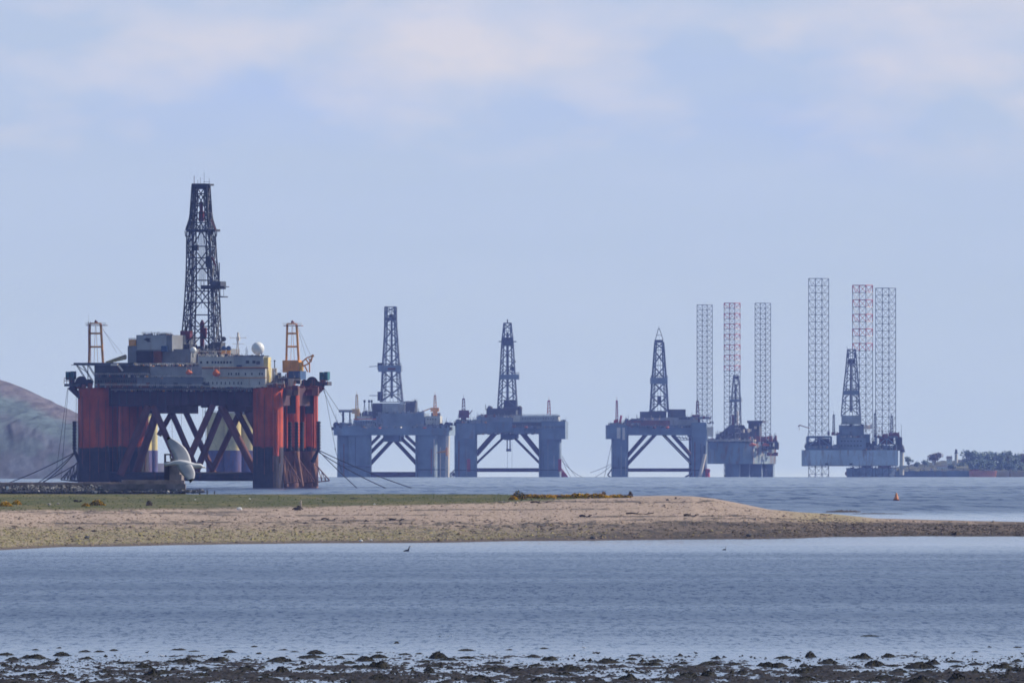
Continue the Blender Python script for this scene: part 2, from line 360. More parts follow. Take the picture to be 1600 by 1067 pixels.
def spit():
    px = np.concatenate([np.arange(-1500, -170, 10.), np.arange(-170, 1772, 1.7), np.arange(1780, 2600, 8.)]); nt1, nt2, nt3 = 230, 90, 14
    yn = curve(Y_NEAR, px) + (fbm(px / 110, px * 0, 2, 5) - .5) * 1.4
    yb = curve(Y_BEACH, px) + (fbm(px / 90, px * 0, 2, 9) - .5) * .5
    yc = curve(Y_CREST, px) + (fbm(px / 50, px * 0, 3, 2) - .5) * .7
    Dn = Dsea(yn); wb = curve(W_BEACH, px); wg = curve(W_GRASS, px)
    rows = []
    for i in range(-4, nt1 + 1):
        t = i / nt1
        if i < 0: D = Dn + i * 4; y = yn - (yn - yb) * i * .0; z = sea(0, D) + i * .12
        else:
            D = Dn + wb * t; y = yn + (yb - yn) * (t ** .92); z = Z(D, y)
        rows.append((D, y, z, t))
    for i in range(1, nt2 + 1):
        t = i / nt2; D = Dn + wb + wg * t; y = yb + (yc - yb) * t ** .9; rows.append((D, y, Z(D, y), 1 + t))
    Dc = Dn + wb + wg; zc = Z(Dc, yc)
    for i in range(1, nt3 + 1):
        t = i / nt3; D = Dc + 90 * t; z = zc + (-2.5 - zc) * t ** 1.2; rows.append((D, yc, z, 2 + t))
    Dg = np.array([r[0] for r in rows]); Yg = np.array([r[1] for r in rows]); Zg = np.array([r[2] for r in rows]); T = np.array([r[3] * np.ones_like(px) for r in rows])
    P = np.broadcast_to(px, Dg.shape); Xg = X(Dg, P)
    Zg = Zg - sm(1760, 2450, P) * 2.4 * np.clip(T * 3, 0, 1)   # the tip sinks into the water
    inner = np.clip(np.minimum(T * 6, 1), 0, 1) * (T < 2)
    edge = 1 - sm(1.75, 2.0, T)
    n = fbm(Xg * .35, Dg * .12, 5, 4, .6) - .5
    n2 = fbm(Xg * 2.5, Dg * .35, 3, 14, .6) - .5
    Zg = Zg + inner * (n * .09 + n2 * .07) * (.25 + .75 * edge)
    # colours of the ground itself
    a = fbm(Xg * .12, Dg * .03, 4, 21) ; b = fbm(Xg * .9, Dg * .12, 4, 31, .65); c = fbm(Xg * .04, Dg * .05, 3, 41); e = fbm(Xg * 2.2, Dg * .3, 3, 51)
    sand = np.array((.425, .318, .262)); sand2 = np.array((.34, .262, .198)); olive = np.array((.25, .22, .12)); wrack = np.array((.055, .048, .04)); mud = np.array((.15, .115, .095)); grass = np.array((.070, .080, .012)); brown = np.array((.27, .21, .15)); dry = np.array((.30, .25, .13))
    col = sand + (sand2 - sand) * (b[..., None])
    Yw = Yg + (a - .5) * 9 + (b - .5) * 7
    def lay(mask, colr):
        nonlocal col
        k = np.clip(mask, 0, 1)[..., None]; col = col * (1 - k) + colr * k
    lay(sm(806, 822, Yw) * .55, brown)
    right = sm(560, 1050, P)
    lay(sm(818, 834, Yw) * (1 - .75 * sm(850, 1150, P)) * (.35 + .65 * sm(.35, .6, e)), olive)
    # dark weed on the lower shore, mostly to the right
    lay(right * sm(811, 820, Yw + (c - .5) * 10) * (.55 + .45 * sm(.4, .6, b)) * .92, wrack * 1.3)
    lay(right * sm(819, 823, Yw) * (1 - sm(828, 833, Yw)) * .85 * (.5 + .5 * e), mud * 1.5)
    lay(right * sm(829, 834, Yw) * .5, np.array((.085, .06, .045)))
    lay(sm(1150, 1400, P) * sm(806, 818, Yw) * .35, mud)
    lay(sm(500, 800, P) * (1 - sm(900, 1300, P)) * sm(.52, .62, b) * sm(812, 818, Yw) * .8, wrack)
    lay(sm(.60, .70, b) * sm(808, 816, Yw) * .7, wrack * 1.3)
    lay(sm(.68, .75, e) * .5 * (T < 1), wrack * 2)
    lay(sm(-7, -2.0, Yg - yn + (a - .5) * 3) * .85, np.array((.085, .062, .055)))
    lay(sm(1180, 1290, P) * (1 - sm(1330, 1390, P)) * (1 - sm(812, 817, Yw)) * .75, dry)
    rr2 = sm(850, 1180, P)
    lay(rr2 * sm(813, 819, Yw) * .8, np.array((.075, .055, .042)))
    lay(rr2 * sm(820, 823, Yw) * (1 - sm(828, 832, Yw)) * .6 * (.4 + .6 * e), np.array((.21, .16, .125)))
    lay(rr2 * sm(.5, .62, b) * sm(815, 820, Yw) * .7, wrack * .8)
    # wrack lines
    for yl, p0, p1, w in ((805, 300, 760, 1.2), (799.5, -100, 420, .9), (817, 60, 700, 1.1), (795, 600, 960, .9), (802, 60, 360, 1.0), (812.5, 480, 640, 1.4), (812, 980, 1020, .9), (784, 830, 1120, 1.0), (807, 900, 1180, 1.2), (811, 1100, 1300, 1.4)):
        lay(np.exp(-((Yg - yl - (c - .5) * 6) / w) ** 2) * sm(p0 - 20, p0 + 20, P) * (1 - sm(p1 - 20, p1 + 20, P)) * sm(.3, .5, b) * .95, wrack)
    # grass
    gm = sm(.985, 1.03, T + (e - .5) * .10 + (a - .5) * .12) * (1 - sm(860, 990, P))
    lay(gm, grass); lay(gm * sm(.48, .62, b) * .45, brown * .4); lay(gm * sm(.5, .62, a) * (.7 - .5 * sm(1.2, 1.6, T)), np.array((.12, .115, .045)))
    lay(gm * sm(.54, .62, fbm(Xg * .25, Dg * .02, 3, 81)) * .6, np.array((.17, .14, .045)))
    lay(gm * (1 - sm(1.0, 1.14, T + (a - .5) * .25)) * .6, brown * .7)
    o = grid_mesh('sand_spit', Xg, Dg, Zg, tint_material('spit_ground', .92, 2.2, .38, mapscale=(1, .25, 1)), col)
    tag(o, kind='structure')
    return px, Dg, Yg, Zg, T
_px, _Dg, _Yg, _Zg, _T = spit()
def on_spit(px, y):
    """ground point seen at photo column px, row y"""
    i = int(np.clip(np.searchsorted(_px, px), 0, len(_px) - 1)); D = _Dg[:, i]; z = _Zg[:, i]
    rows = YE + (H - z) * F / D
    ok = np.where((rows <= y) & (_T[:, i] < 2.01))[0]
    j = ok[0] if len(ok) else int(np.argmin(rows))
    return Vector((X(D[j], px), D[j], z[j]))

# stones and tufts on the spit
def scatter_mesh(name, pts, sizes, mat, kindlabel, flat=.6, seed=1):
    r = np.random.default_rng(seed)
    base = np.array([(1, 0, 0), (-1, 0, 0), (0, 1, 0), (0, -1, 0), (0, 0, 1), (.6, .6, .55), (-.6, .6, .5), (.6, -.6, .5), (-.6, -.6, .55)])
    base = base[:5]
    faces = [(0, 2, 4), (2, 1, 4), (1, 3, 4), (3, 0, 4)]
    n = len(pts); V = np.empty((n, 5, 3)); 
    for k in range(5):
        V[:, k, :] = pts + base[k] * sizes[:, None] * (r.uniform(.6, 1.3, (n, 1))) * np.array([1, 1, flat])
    Fc = (np.arange(n)[:, None, None] * 5 + np.array(faces)[None]).reshape(-1, 3)
    me = bpy.data.meshes.new(name); me.from_pydata(V.reshape(-1, 3).tolist(), [], Fc.tolist()); me.materials.append(mat); me.update()
    o = bpy.data.objects.new(name, me); COL.objects.link(o); tag(o, *kindlabel, kind='stuff'); return o
def simple(name, col, rough=.9, var=.4, scale=.6, spec=.2):
    m, N, L, B = mat_nodes(name)
    n1 = noise(N, L, scale, 5); r = ramp(N, L, n1.outputs['Fac'], [(.3, tuple(c * (1 - var) for c in col)), (.7, tuple(min(1, c * (1 + var)) for c in col))])
    L.new(r.outputs[0], B.inputs['Base Color']); B.inputs['Roughness'].default_value = rough; B.inputs['Specular IOR Level'].default_value = spec
    return m
M['stone'] = simple('beach_stone', (.27, .20, .15), var=.75, scale=1.3)
M['weed'] = simple('dark_wrack', (.05, .034, .02), .75, .5, .8)
M['oliveweed'] = simple('olive_wrack', (.25, .21, .09), .8, .6, 1.2)
M['grassm'] = simple('grass_blade', (.08, .095, .02), .9, .4, .5)
nr, nc = _Dg.shape
def pick(n, tmin, tmax, seed, pmin=-100, pmax=1740):
    r = np.random.default_rng(seed); out = []
    i = r.integers(int(np.searchsorted(_px, pmin)), int(np.searchsorted(_px, pmax)), n)
    rowsok = np.where((_T[:, 5] >= tmin) & (_T[:, 5] <= tmax))[0]
    j = r.choice(rowsok, n); jx = r.uniform(0, 1.7, n)
    D = _Dg[j, i]; return np.stack([X(D, _px[i] + jx), D + r.uniform(0, 1, n), _Zg[j, i]], 1), _Yg[j, i], _px[i]
p, y_, q_ = pick(20000, .02, 1.0, 11); k = np.random.default_rng(8).random(len(p)) > .85 * sm(812, 820, y_) * sm(800, 1150, q_); p = p[k]; scatter_mesh('pebbles', p, np.random.default_rng(1).gamma(2, .045, len(p)), M['stone'], ('grey brown pebbles strewn over the spit', 'pebbles'))
p, y_, q_ = pick(22000, .02, .8, 12); k = np.random.default_rng(5).random(len(p)) < (sm(806, 826, y_) * (.25 + .75 * sm(500, 1100, q_))) ; p = p[k]
scatter_mesh('wrack', p, np.random.default_rng(2).gamma(2, .055, len(p)), M['weed'], ('dark seaweed wrack on the lower shore of the spit', 'seaweed'), .5)
p, y_, q_ = pick(16000, .04, .55, 13, -100, 1250); k = np.random.default_rng(6).random(len(p)) < sm(818, 836, y_) * (1 - .85 * sm(750, 1050, q_)); p = p[k]
scatter_mesh('olive_seaweed', p, np.random.default_rng(3).gamma(2, .05, len(p)), M['oliveweed'], ('olive yellow seaweed on the lower shore of the spit', 'seaweed'), .5)
p, y_, q_ = pick(9000, 1.0, 2.0, 14, -100, 900)
scatter_mesh('grass_tufts', p, np.random.default_rng(4).gamma(2, .028, len(p)), M['grassm'], ('short green grass tufts on top of the spit', 'grass'), .9)

# low reef behind the spit and a far drowned bar
def bar(name, px0, px1, y, wd, hgt, mat, seed, label):
    D = float(Dsea(y)); n = 90; m_ = 14
    u = np.linspace(0, 1, n); v = np.linspace(0, 1, m_); U, V = np.meshgrid(u, v)
    px = px0 + (px1 - px0) * U; Dg = D - wd / 2 + wd * V
    prof = np.sin(np.pi * U) ** .5 * np.sin(np.pi * V)
    z = sea(0, Dg) - .12 + (hgt + .12) * prof * (.35 + .9 * fbm(U * 22, V * 4, 4, seed))
    o = grid_mesh(name, X(Dg, px), Dg, z, mat); tag(o, kind='structure'); return o
bar('mud_bar', 1288, 1347, 799.5, 60, .42, M['weed'], 3, '')
bar('mud_bar', 1318, 1420, 802.5, 40, .16, M['weed'], 8, '')

# headland hill at the left
def hill():
    crest = [(-900, 470), (-600, 480), (-400, 520), (-200, 556), (0, 593), (30, 603), (50, 612), (100, 636), (125, 648), (150, 664), (190, 700), (222, 748), (260, 756)]
    px = np.arange(-900, 262, 3.0); D0, D1 = 9700., 11500.; n = 150
    yc = curve(crest, px) + (fbm(px / 12, px * 0, 4, 8) - .5) * 3
    rows = []
    for i in range(n + 1):
        t = i / n; D = D0 + (D1 - D0) * t
        ztop = Z(D1, yc); zb = sea(0, D0) - 2
        # sea cliff below, rounder slope above
        s = .35 * sm(0, .2, t) + .65 * t ** .9
        rows.append((D * np.ones_like(px), zb + (ztop - zb) * s, t * np.ones_like(px)))
    for i in range(1, 12): rows.append(((D1 + 80 * i) * np.ones_like(px), Z(D1, yc) * (1 - i / 12.), (1 + i / 12.) * np.ones_like(px)))
    D = np.array([r[0] for r in rows]); z = np.array([r[1] for r in rows]); T = np.array([r[2] for r in rows]); P = np.broadcast_to(px, D.shape)
    x = X(D, P)
    ridge = np.abs(fbm(x / 16 + z * .03, D / 1600, 5, 12, .6) - .5) * 2
    ridge2 = np.abs(fbm(x / 6, D / 500, 4, 17, .6) - .5) * 2
    k = sm(0.0, .1, T) * (1 - sm(.8, 1.0, T))
    amp = np.clip(z, 0, 60) * .22
    z = z - k * amp * (ridge * 1.0 + ridge2 * .35) + k * 3
    D = D + k * (fbm(x / 30, z / 12, 4, 23) - .5) * 60
    hgt = z / 60.0 + (fbm(x / 60, D / 300, 4, 31) - .5) * .5
    r_ = fbm(x / 5 + z * .08, z / 7, 5, 44, .6); r2 = fbm(x / 18 + z * .05, z / 14, 5, 51, .6)
    rock = np.array((.085, .10, .14)); heath = np.array((.12, .10, .12)); green = np.array((.065, .095, .11)); dk = np.array((.07, .075, .10)); bright = np.array((.19, .14, .145))  # blue of the distant haze is mixed into these ground colours
    col = rock + (dk - rock) * sm(.35, .65, r_)[..., None]
    def lay(mk, c):
        nonlocal col
        kk = np.clip(mk, 0, 1)[..., None]; col = col * (1 - kk) + c * kk
    lay(sm(.50, .60, r2) * .7, green); lay(sm(.52, .60, fbm(x / 9 - z * .06, z / 10, 4, 63)) * .6, dk * .8); lay(sm(.56, .64, r_) * .6 * sm(.4, .6, ridge), bright)
    up = YE + (H - z) * F / D; rel = up - yc
    lay((1 - sm(42, 62, rel + (r2 - .5) * 30)) * .9, green * 1.15)
    lay((1 - sm(14, 30, rel + (r_ - .5) * 22)) * .85, heath)
    o = grid_mesh('hill', x, D, z, tint_material('hill_ground', .95, .16, .5, mapscale=(1, .03, 1)), col); tag(o, kind='structure')
hill()

# far low shore at the right
def headland():
    top = [(1352, 741), (1360, 737), (1375, 733), (1395, 730), (1420, 727), (1450, 723), (1470, 720), (1500, 719), (1530, 722), (1560, 724), (1600, 722), (1700, 715), (1900, 700), (2200, 690)]
    px = np.arange(1352, 2200, 3.0); n = 60; D0, D1 = 14600., 15600.
    yc = curve(top, px) + (fbm(px / 8, px * 0, 3, 8) - .5) * 1.5
    rows = []
    for i in range(n + 1):
        t = i / n; s = .5 * sm(0, .05, t) + .5 * t ** .8; zb = sea(0, D0) - 2; D = D0 + (D1 - D0) * t
        rows.append((D * np.ones_like(px), zb + (Z(D1, yc) - zb) * s, t * np.ones_like(px)))
    for i in range(1, 6): rows.append(((D1 + 60 * i) * np.ones_like(px), Z(D1, yc) * (1 - i / 6.) - 14 * i / 6., px * 0 + 2))
    D = np.array([r[0] for r in rows]); z = np.array([r[1] for r in rows]); T = np.array([r[2] for r in rows]); P = np.broadcast_to(px, D.shape); x = X(D, P)
    a = fbm(x / 20, D / 60, 4, 61)
    col = np.array((.05, .06, .05)) + (np.array((.14, .14, .08)) - np.array((.05, .06, .05))) * sm(.4, .65, a)[..., None]
    k = (1 - sm(.02, .07, T))[..., None]; col = col * (1 - k) + np.array((.05, .048, .045)) * k
    z = z + (fbm(x / 6, D / 40, 3, 71) - .5) * 2.0 * (T < 1)
    o = grid_mesh('far_shore', x, D, z, tint_material('shore_ground', .95, .12, .4, mapscale=(1, .05, 1)), col); tag(o, kind='structure')
headland()

# ---------------------------------------------------------------- mudflat in front
def mud_material():
    m, N, L, B = mat_nodes('wet_mud')
    n1 = noise(N, L, 1.6, 6, (1, .3, 1), rough=.7); r = ramp(N, L, n1.outputs['Fac'], [(.35, (.016, .013, .012)), (.7, (.042, .034, .032))])
    L.new(r.outputs[0], B.inputs['Base Color'])
    n2 = noise(N, L, 2.5, 4, (1, .25, 1)); r2 = ramp(N, L, n2.outputs['Fac'], [(.4, .6), (.6, .95)]); L.new(r2.outputs[0], B.inputs['Roughness']); B.inputs['Specular IOR Level'].default_value = .12
    return m
M['mud'] = mud_material()
def mudz(x, y):
    s = .035 - .14 * sm(930, 1100, y)
    far = sm(1062, 1085, y)
    n = fbm(x * .45, y * .06, 3, 2) - .5
    n2 = fbm(x * 1.7, y * .35, 3, 6, .6) - .5
    n3 = fbm(x * 4.5, y * 1.1, 2, 9) - .5
    s = s + n * .22 + (n2 * .20 + n3 * .22) - far * .16
    return sea(x, y) + s - .035
xs = np.concatenate([np.arange(-160, -34, .6), np.arange(-34, 34.01, .07), np.arange(34.5, 160, .6)]); ys = np.concatenate([np.arange(896, 1000, .55), np.arange(1000, 1102, .8)])
gx, gy = np.meshgrid(xs, ys)
tag(grid_mesh('mudflat', gx, gy, mudz(gx, gy), M['mud']), kind='structure')
ys = np.linspace(-300, 897, 60); xs = np.linspace(-250, 250, 60); gx, gy = np.meshgrid(xs, ys)
zz = 8.6 * np.clip(1 - gy / 870, 0, 1.0) ** 1.2 + fbm(gx / 12, gy / 12, 4, 5) * .3 - .02
zz = np.where(gy > 860, .02, zz)
tag(grid_mesh('foreshore', gx, gy, zz + sea(gx, gy), M['mud']), kind='structure')

# seaweed humps
M['hump'] = simple('seaweed_hump', (.020, .019, .013), .85, .6, 6, .15)
def hump_mesh(seed):
    r = np.random.default_rng(seed); n, m_ = 26, 10
    th = np.linspace(0, 2 * np.pi, n, endpoint=False); rr = np.linspace(0, 1, m_)
    mb = MB(); lop = r.uniform(-.5, .5)
    for j in range(m_):
        for i in range(n):
            w = 1 + .25 * (vnoise(np.cos(th[i]) * 2 + seed, np.sin(th[i]) * 2) - .5) * 2
            x = rr[j] * math.cos(th[i]) * w; y = rr[j] * math.sin(th[i]) * w
            h = (1 - rr[j] ** 1.9) * (.35 + 1.1 * float(fbm(x * 2.2 + 9, y * 1.5, 4, seed, .6))) * (1 + lop * x) + r.uniform(-.10, .10) * (1 - rr[j])
            mb.v.append((x, y, h - .1))
    for j in range(m_ - 1):
        for i in range(n): k = (i + 1) % n; mb.addf([j * n + i, (j + 1) * n + i, (j + 1) * n + k, j * n + k])
    for _ in range(200):   # fronds
        a = r.uniform(0, 6.28); q = r.uniform(0, .98) ** .6; x, y = q * math.cos(a), q * math.sin(a); h = (1 - q ** 1.9) * (.35 + 1.1 * float(fbm(x * 2.2 + 9, y * 1.5, 4, seed, .6))) * (1 + lop * x); s = r.uniform(.025, .07)
        b = len(mb.v); mb.v += [(x - s, y, h - .12), (x + s, y, h - .12), (x + r.uniform(-.06, .06), y + r.uniform(-.05, .05), h + s * 1.3)]; mb.addf([b, b + 1, b + 2])
    return mb.mesh('seaweed_hump', M['hump'])
HM = [hump_mesh(s) for s in range(7)]
def hump(px, y, w, h, i=0, name='seaweed_hump', label=None, group=None, cat='seaweed'):
    """px centre, y row of the base, w/h in photo pixels"""
    D = float(Dsea(y)); s = D / F
    o = bpy.data.objects.new(name, HM[i % 7]); COL.objects.link(o)
    x = X(D, px); zz = max(float(mudz(x, D)), float(sea(x, D)) )
    o.location = (x, D, zz - .01); o.scale = (w * s / 2, random.uniform(1.2, 2.2), h * s * 1.05); o.rotation_euler = (0, 0, 0)
    if group: tag(o, label, cat, group)
    else: tag(o, label, cat)
    return o
MUDG = ('low dark seaweed hump lying on the wet mudflat', 'seaweed humps on the mudflat')
WATG = ('thin dark weed patch breaking the shallow water beyond the mudflat edge', 'weed patches in the shallow water')
big = [(50, 1028, 42, 7), (8, 1023, 30, 5), (20, 1031, 26, 5), (98, 1024, 32, 6), (134, 1029, 24, 4), (80, 1037, 34, 6), (8, 1040, 16, 5), (194, 1036, 28, 4), (75, 1052, 34, 5), (52, 1058, 22, 5),
       (226, 1043, 30, 6), (236, 1055, 30, 9), (265, 1034, 18, 4), (290, 1034, 54, 6), (338, 1032, 38, 7), (385, 1031, 22, 4), (385, 1047, 40, 7), (315, 1055, 40, 5), (108, 1055, 24, 4), (172, 1050, 16, 4),
       (441, 1050, 26, 10), (470, 1045, 22, 4), (485, 1027, 40, 5), (438, 1033, 46, 7), (495, 1021, 34, 6), (530, 1028, 20, 4), (570, 1032, 34, 9), (592, 1027, 32, 6), (590, 1043, 36, 10), (565, 1043, 30, 5), (545, 1036, 30, 4),
       (686, 1028, 34, 10), (700, 1031, 36, 4), (670, 1047, 20, 7), (730, 1028, 34, 4), (770, 1036, 36, 4), (775, 1046, 34, 6), (750, 1063, 44, 8), (595, 1061, 44, 7), (660, 1034, 26, 3), (433, 1064, 18, 6), (458, 1058, 18, 4),
       (857, 1031, 28, 7), (838, 1040, 26, 5), (805, 1050, 30, 7), (893, 1048, 44, 8), (880, 1054, 34, 5), (949, 1035, 38, 7), (987, 1030, 20, 4), (1017, 1039, 36, 5), (1025, 1033, 26, 5), (1068, 1037, 18, 4), (1110, 1038, 40, 5), (1118, 1029, 18, 5), (1145, 1038, 26, 4), (1160, 1051, 20, 6), (1195, 1040, 30, 7),
       (1107, 1056, 26, 11), (1075, 1058, 44, 8), (1045, 1063, 34, 5), (980, 1061, 34, 9), (935, 1064, 24, 7), (842, 1065, 26, 8), (1210, 1041, 40, 7), (1225, 1028, 30, 5), (1295, 1036, 36, 7), (1257, 1041, 18, 5), (1345, 1028, 36, 8), (1388, 1026, 24, 7),
       (1367, 1039, 36, 9), (1250, 1051, 30, 6), (1354, 1051, 20, 5), (1405, 1050, 34, 6), (1440, 1043, 60, 9), (1455, 1037, 30, 7), (1490, 1034, 36, 4), (1525, 1038, 30, 4), (1562, 1043, 38, 7), (1590, 1048, 26, 6), (1260, 1063, 36, 6),
       (1385, 1061, 40, 7), (1435, 1066, 40, 9), (1495, 1064, 34, 14), (1400, 1064, 24, 5), (1533, 1062, 26, 5), (1570, 1058, 30, 4), (1590, 1033, 20, 4)]
MARK = [(30, 'the far left gorse'), (118, 'the left side of the red rig'), (200, 'the breakwater slabs'), (290, 'the flying gull'), (345, 'the white boulder at the grass edge'), (421, 'the near rig and its lit columns'), (465, 'the driftwood stump'), (530, 'the left leg of the second rig'), (611, 'the second derrick'), (690, 'the pale leg stripe of the second rig'), (735, 'the left leg of the third rig'), (794, 'the third derrick'), (860, 'the right leg of the third rig'), (925, 'the gap between third and fourth rigs'), (967, 'the left leg of the fourth rig'), (1030, 'the fourth derrick'), (1095, 'the right leg of the fourth rig'), (1145, 'the middle leg of the first jackup'), (1192, 'the right leg of the first jackup'), (1279, 'the left leg of the last jackup'), (1330, 'the derrick of the last jackup'), (1400, 'the orange buoy'), (1468, 'the rounded far tree'), (1535, 'the pinkish moored hull'), (1590, 'the right end of the far shore')]
def hump_label(px, y, w, h):
    mk = min(MARK, key=lambda q: abs(q[0] - px))[1]
    sz = 'tall' if h >= 8 else 'broad' if w >= 34 else 'small' if w < 24 else 'low'
    row = 'at the water edge' if y < 1032 else 'mid mudflat' if y < 1050 else 'on the nearest mud'
    return '%s seaweed hump %s, below %s' % (sz, row, mk)
for i, (px, y, w, h) in enumerate(big): hump(px, y, w, h, i, label=hump_label(px, y, w, h), group=MUDG[1])
for i in range(70):
    px = random.uniform(0, 1600); y = random.uniform(1038, 1070); w = random.uniform(10, 30); h = random.uniform(2, 5); hump(px, y, w, h, i, label=hump_label(px, y, w, h), group=MUDG[1])
hump(1267, 1026, 20, 8.5, 3, 'seaweed_mound', 'round dark seaweed mound standing alone at the mudflat edge below the orange buoy')
for i, (px, y, w, h) in enumerate([(133, 1018, 22, 3), (56, 1015, 14, 2), (92, 1012, 10, 2), (155, 1018, 20, 3), (178, 1016, 16, 3), (278, 1015, 26, 3), (303, 1017, 20, 2), (358, 1019, 28, 4), (398, 1010, 14, 2), (442, 1015, 18, 2), (460, 1018, 18, 2), (548, 1022, 32, 2), (592, 1019, 14, 2), (632, 1022, 22, 3), (655, 1021, 14, 2), (730, 1016, 32, 3), (795, 1015, 14, 2), (833, 1026, 20, 3), (850, 1013, 16, 2.5), (993, 1024, 26, 3), (269, 1025, 12, 2), (620, 1004.5, 10, 3), (1361, 993.5, 38, 2), (1523, 1018, 14, 2), (1546, 1010.5, 8, 2), (1590, 1011, 16, 2), (404, 1021, 10, 3)]):
    hump(px, y, w, h, i + 2, 'weed_patch', '%s weed patch in the shallows, below %s' % ('long' if w > 24 else 'short' if w < 16 else 'dark', min(MARK, key=lambda q: abs(q[0] - px))[1]), WATG[1])
same = {}
for o in COL.objects:
    if o.get('group') in (MUDG[1], WATG[1]): same.setdefault(o['label'], []).append(o)
for lb, os_ in same.items():
    if len(os_) > 1:
        os_.sort(key=lambda o: o.location.x / o.location.y)
        names = {2: ('left', 'right'), 3: ('left', 'middle', 'right')}.get(len(os_)) or ['leftmost'] + ['%s-from-left' % q for q in ('second', 'third', 'fourth', 'fifth', 'sixth', 'seventh', 'eighth', 'ninth')][:len(os_) - 2] + ['rightmost']
        for o, nm in zip(os_, names): o['label'] = nm + ' ' + lb
# litter of small weed
n = 9000; r = np.random.default_rng(77); yy_ = 1024 + 46 * r.random(n) ** .8; D = Dsea(yy_) ; pxx = r.uniform(-20, 1620, n); x = X(D, pxx)
z = np.maximum(mudz(x, D), sea(x, D)) ; dens = fbm(x * .35, D * .06, 3, 91); k = dens > .42
p = np.stack([x, D, z], 1)[k]
scatter_mesh('seaweed_litter', p, r.gamma(2.2, .022, k.sum()), M['hump'], ('small dark weed bits strewn over the wet mudflat', 'seaweed'), .75)
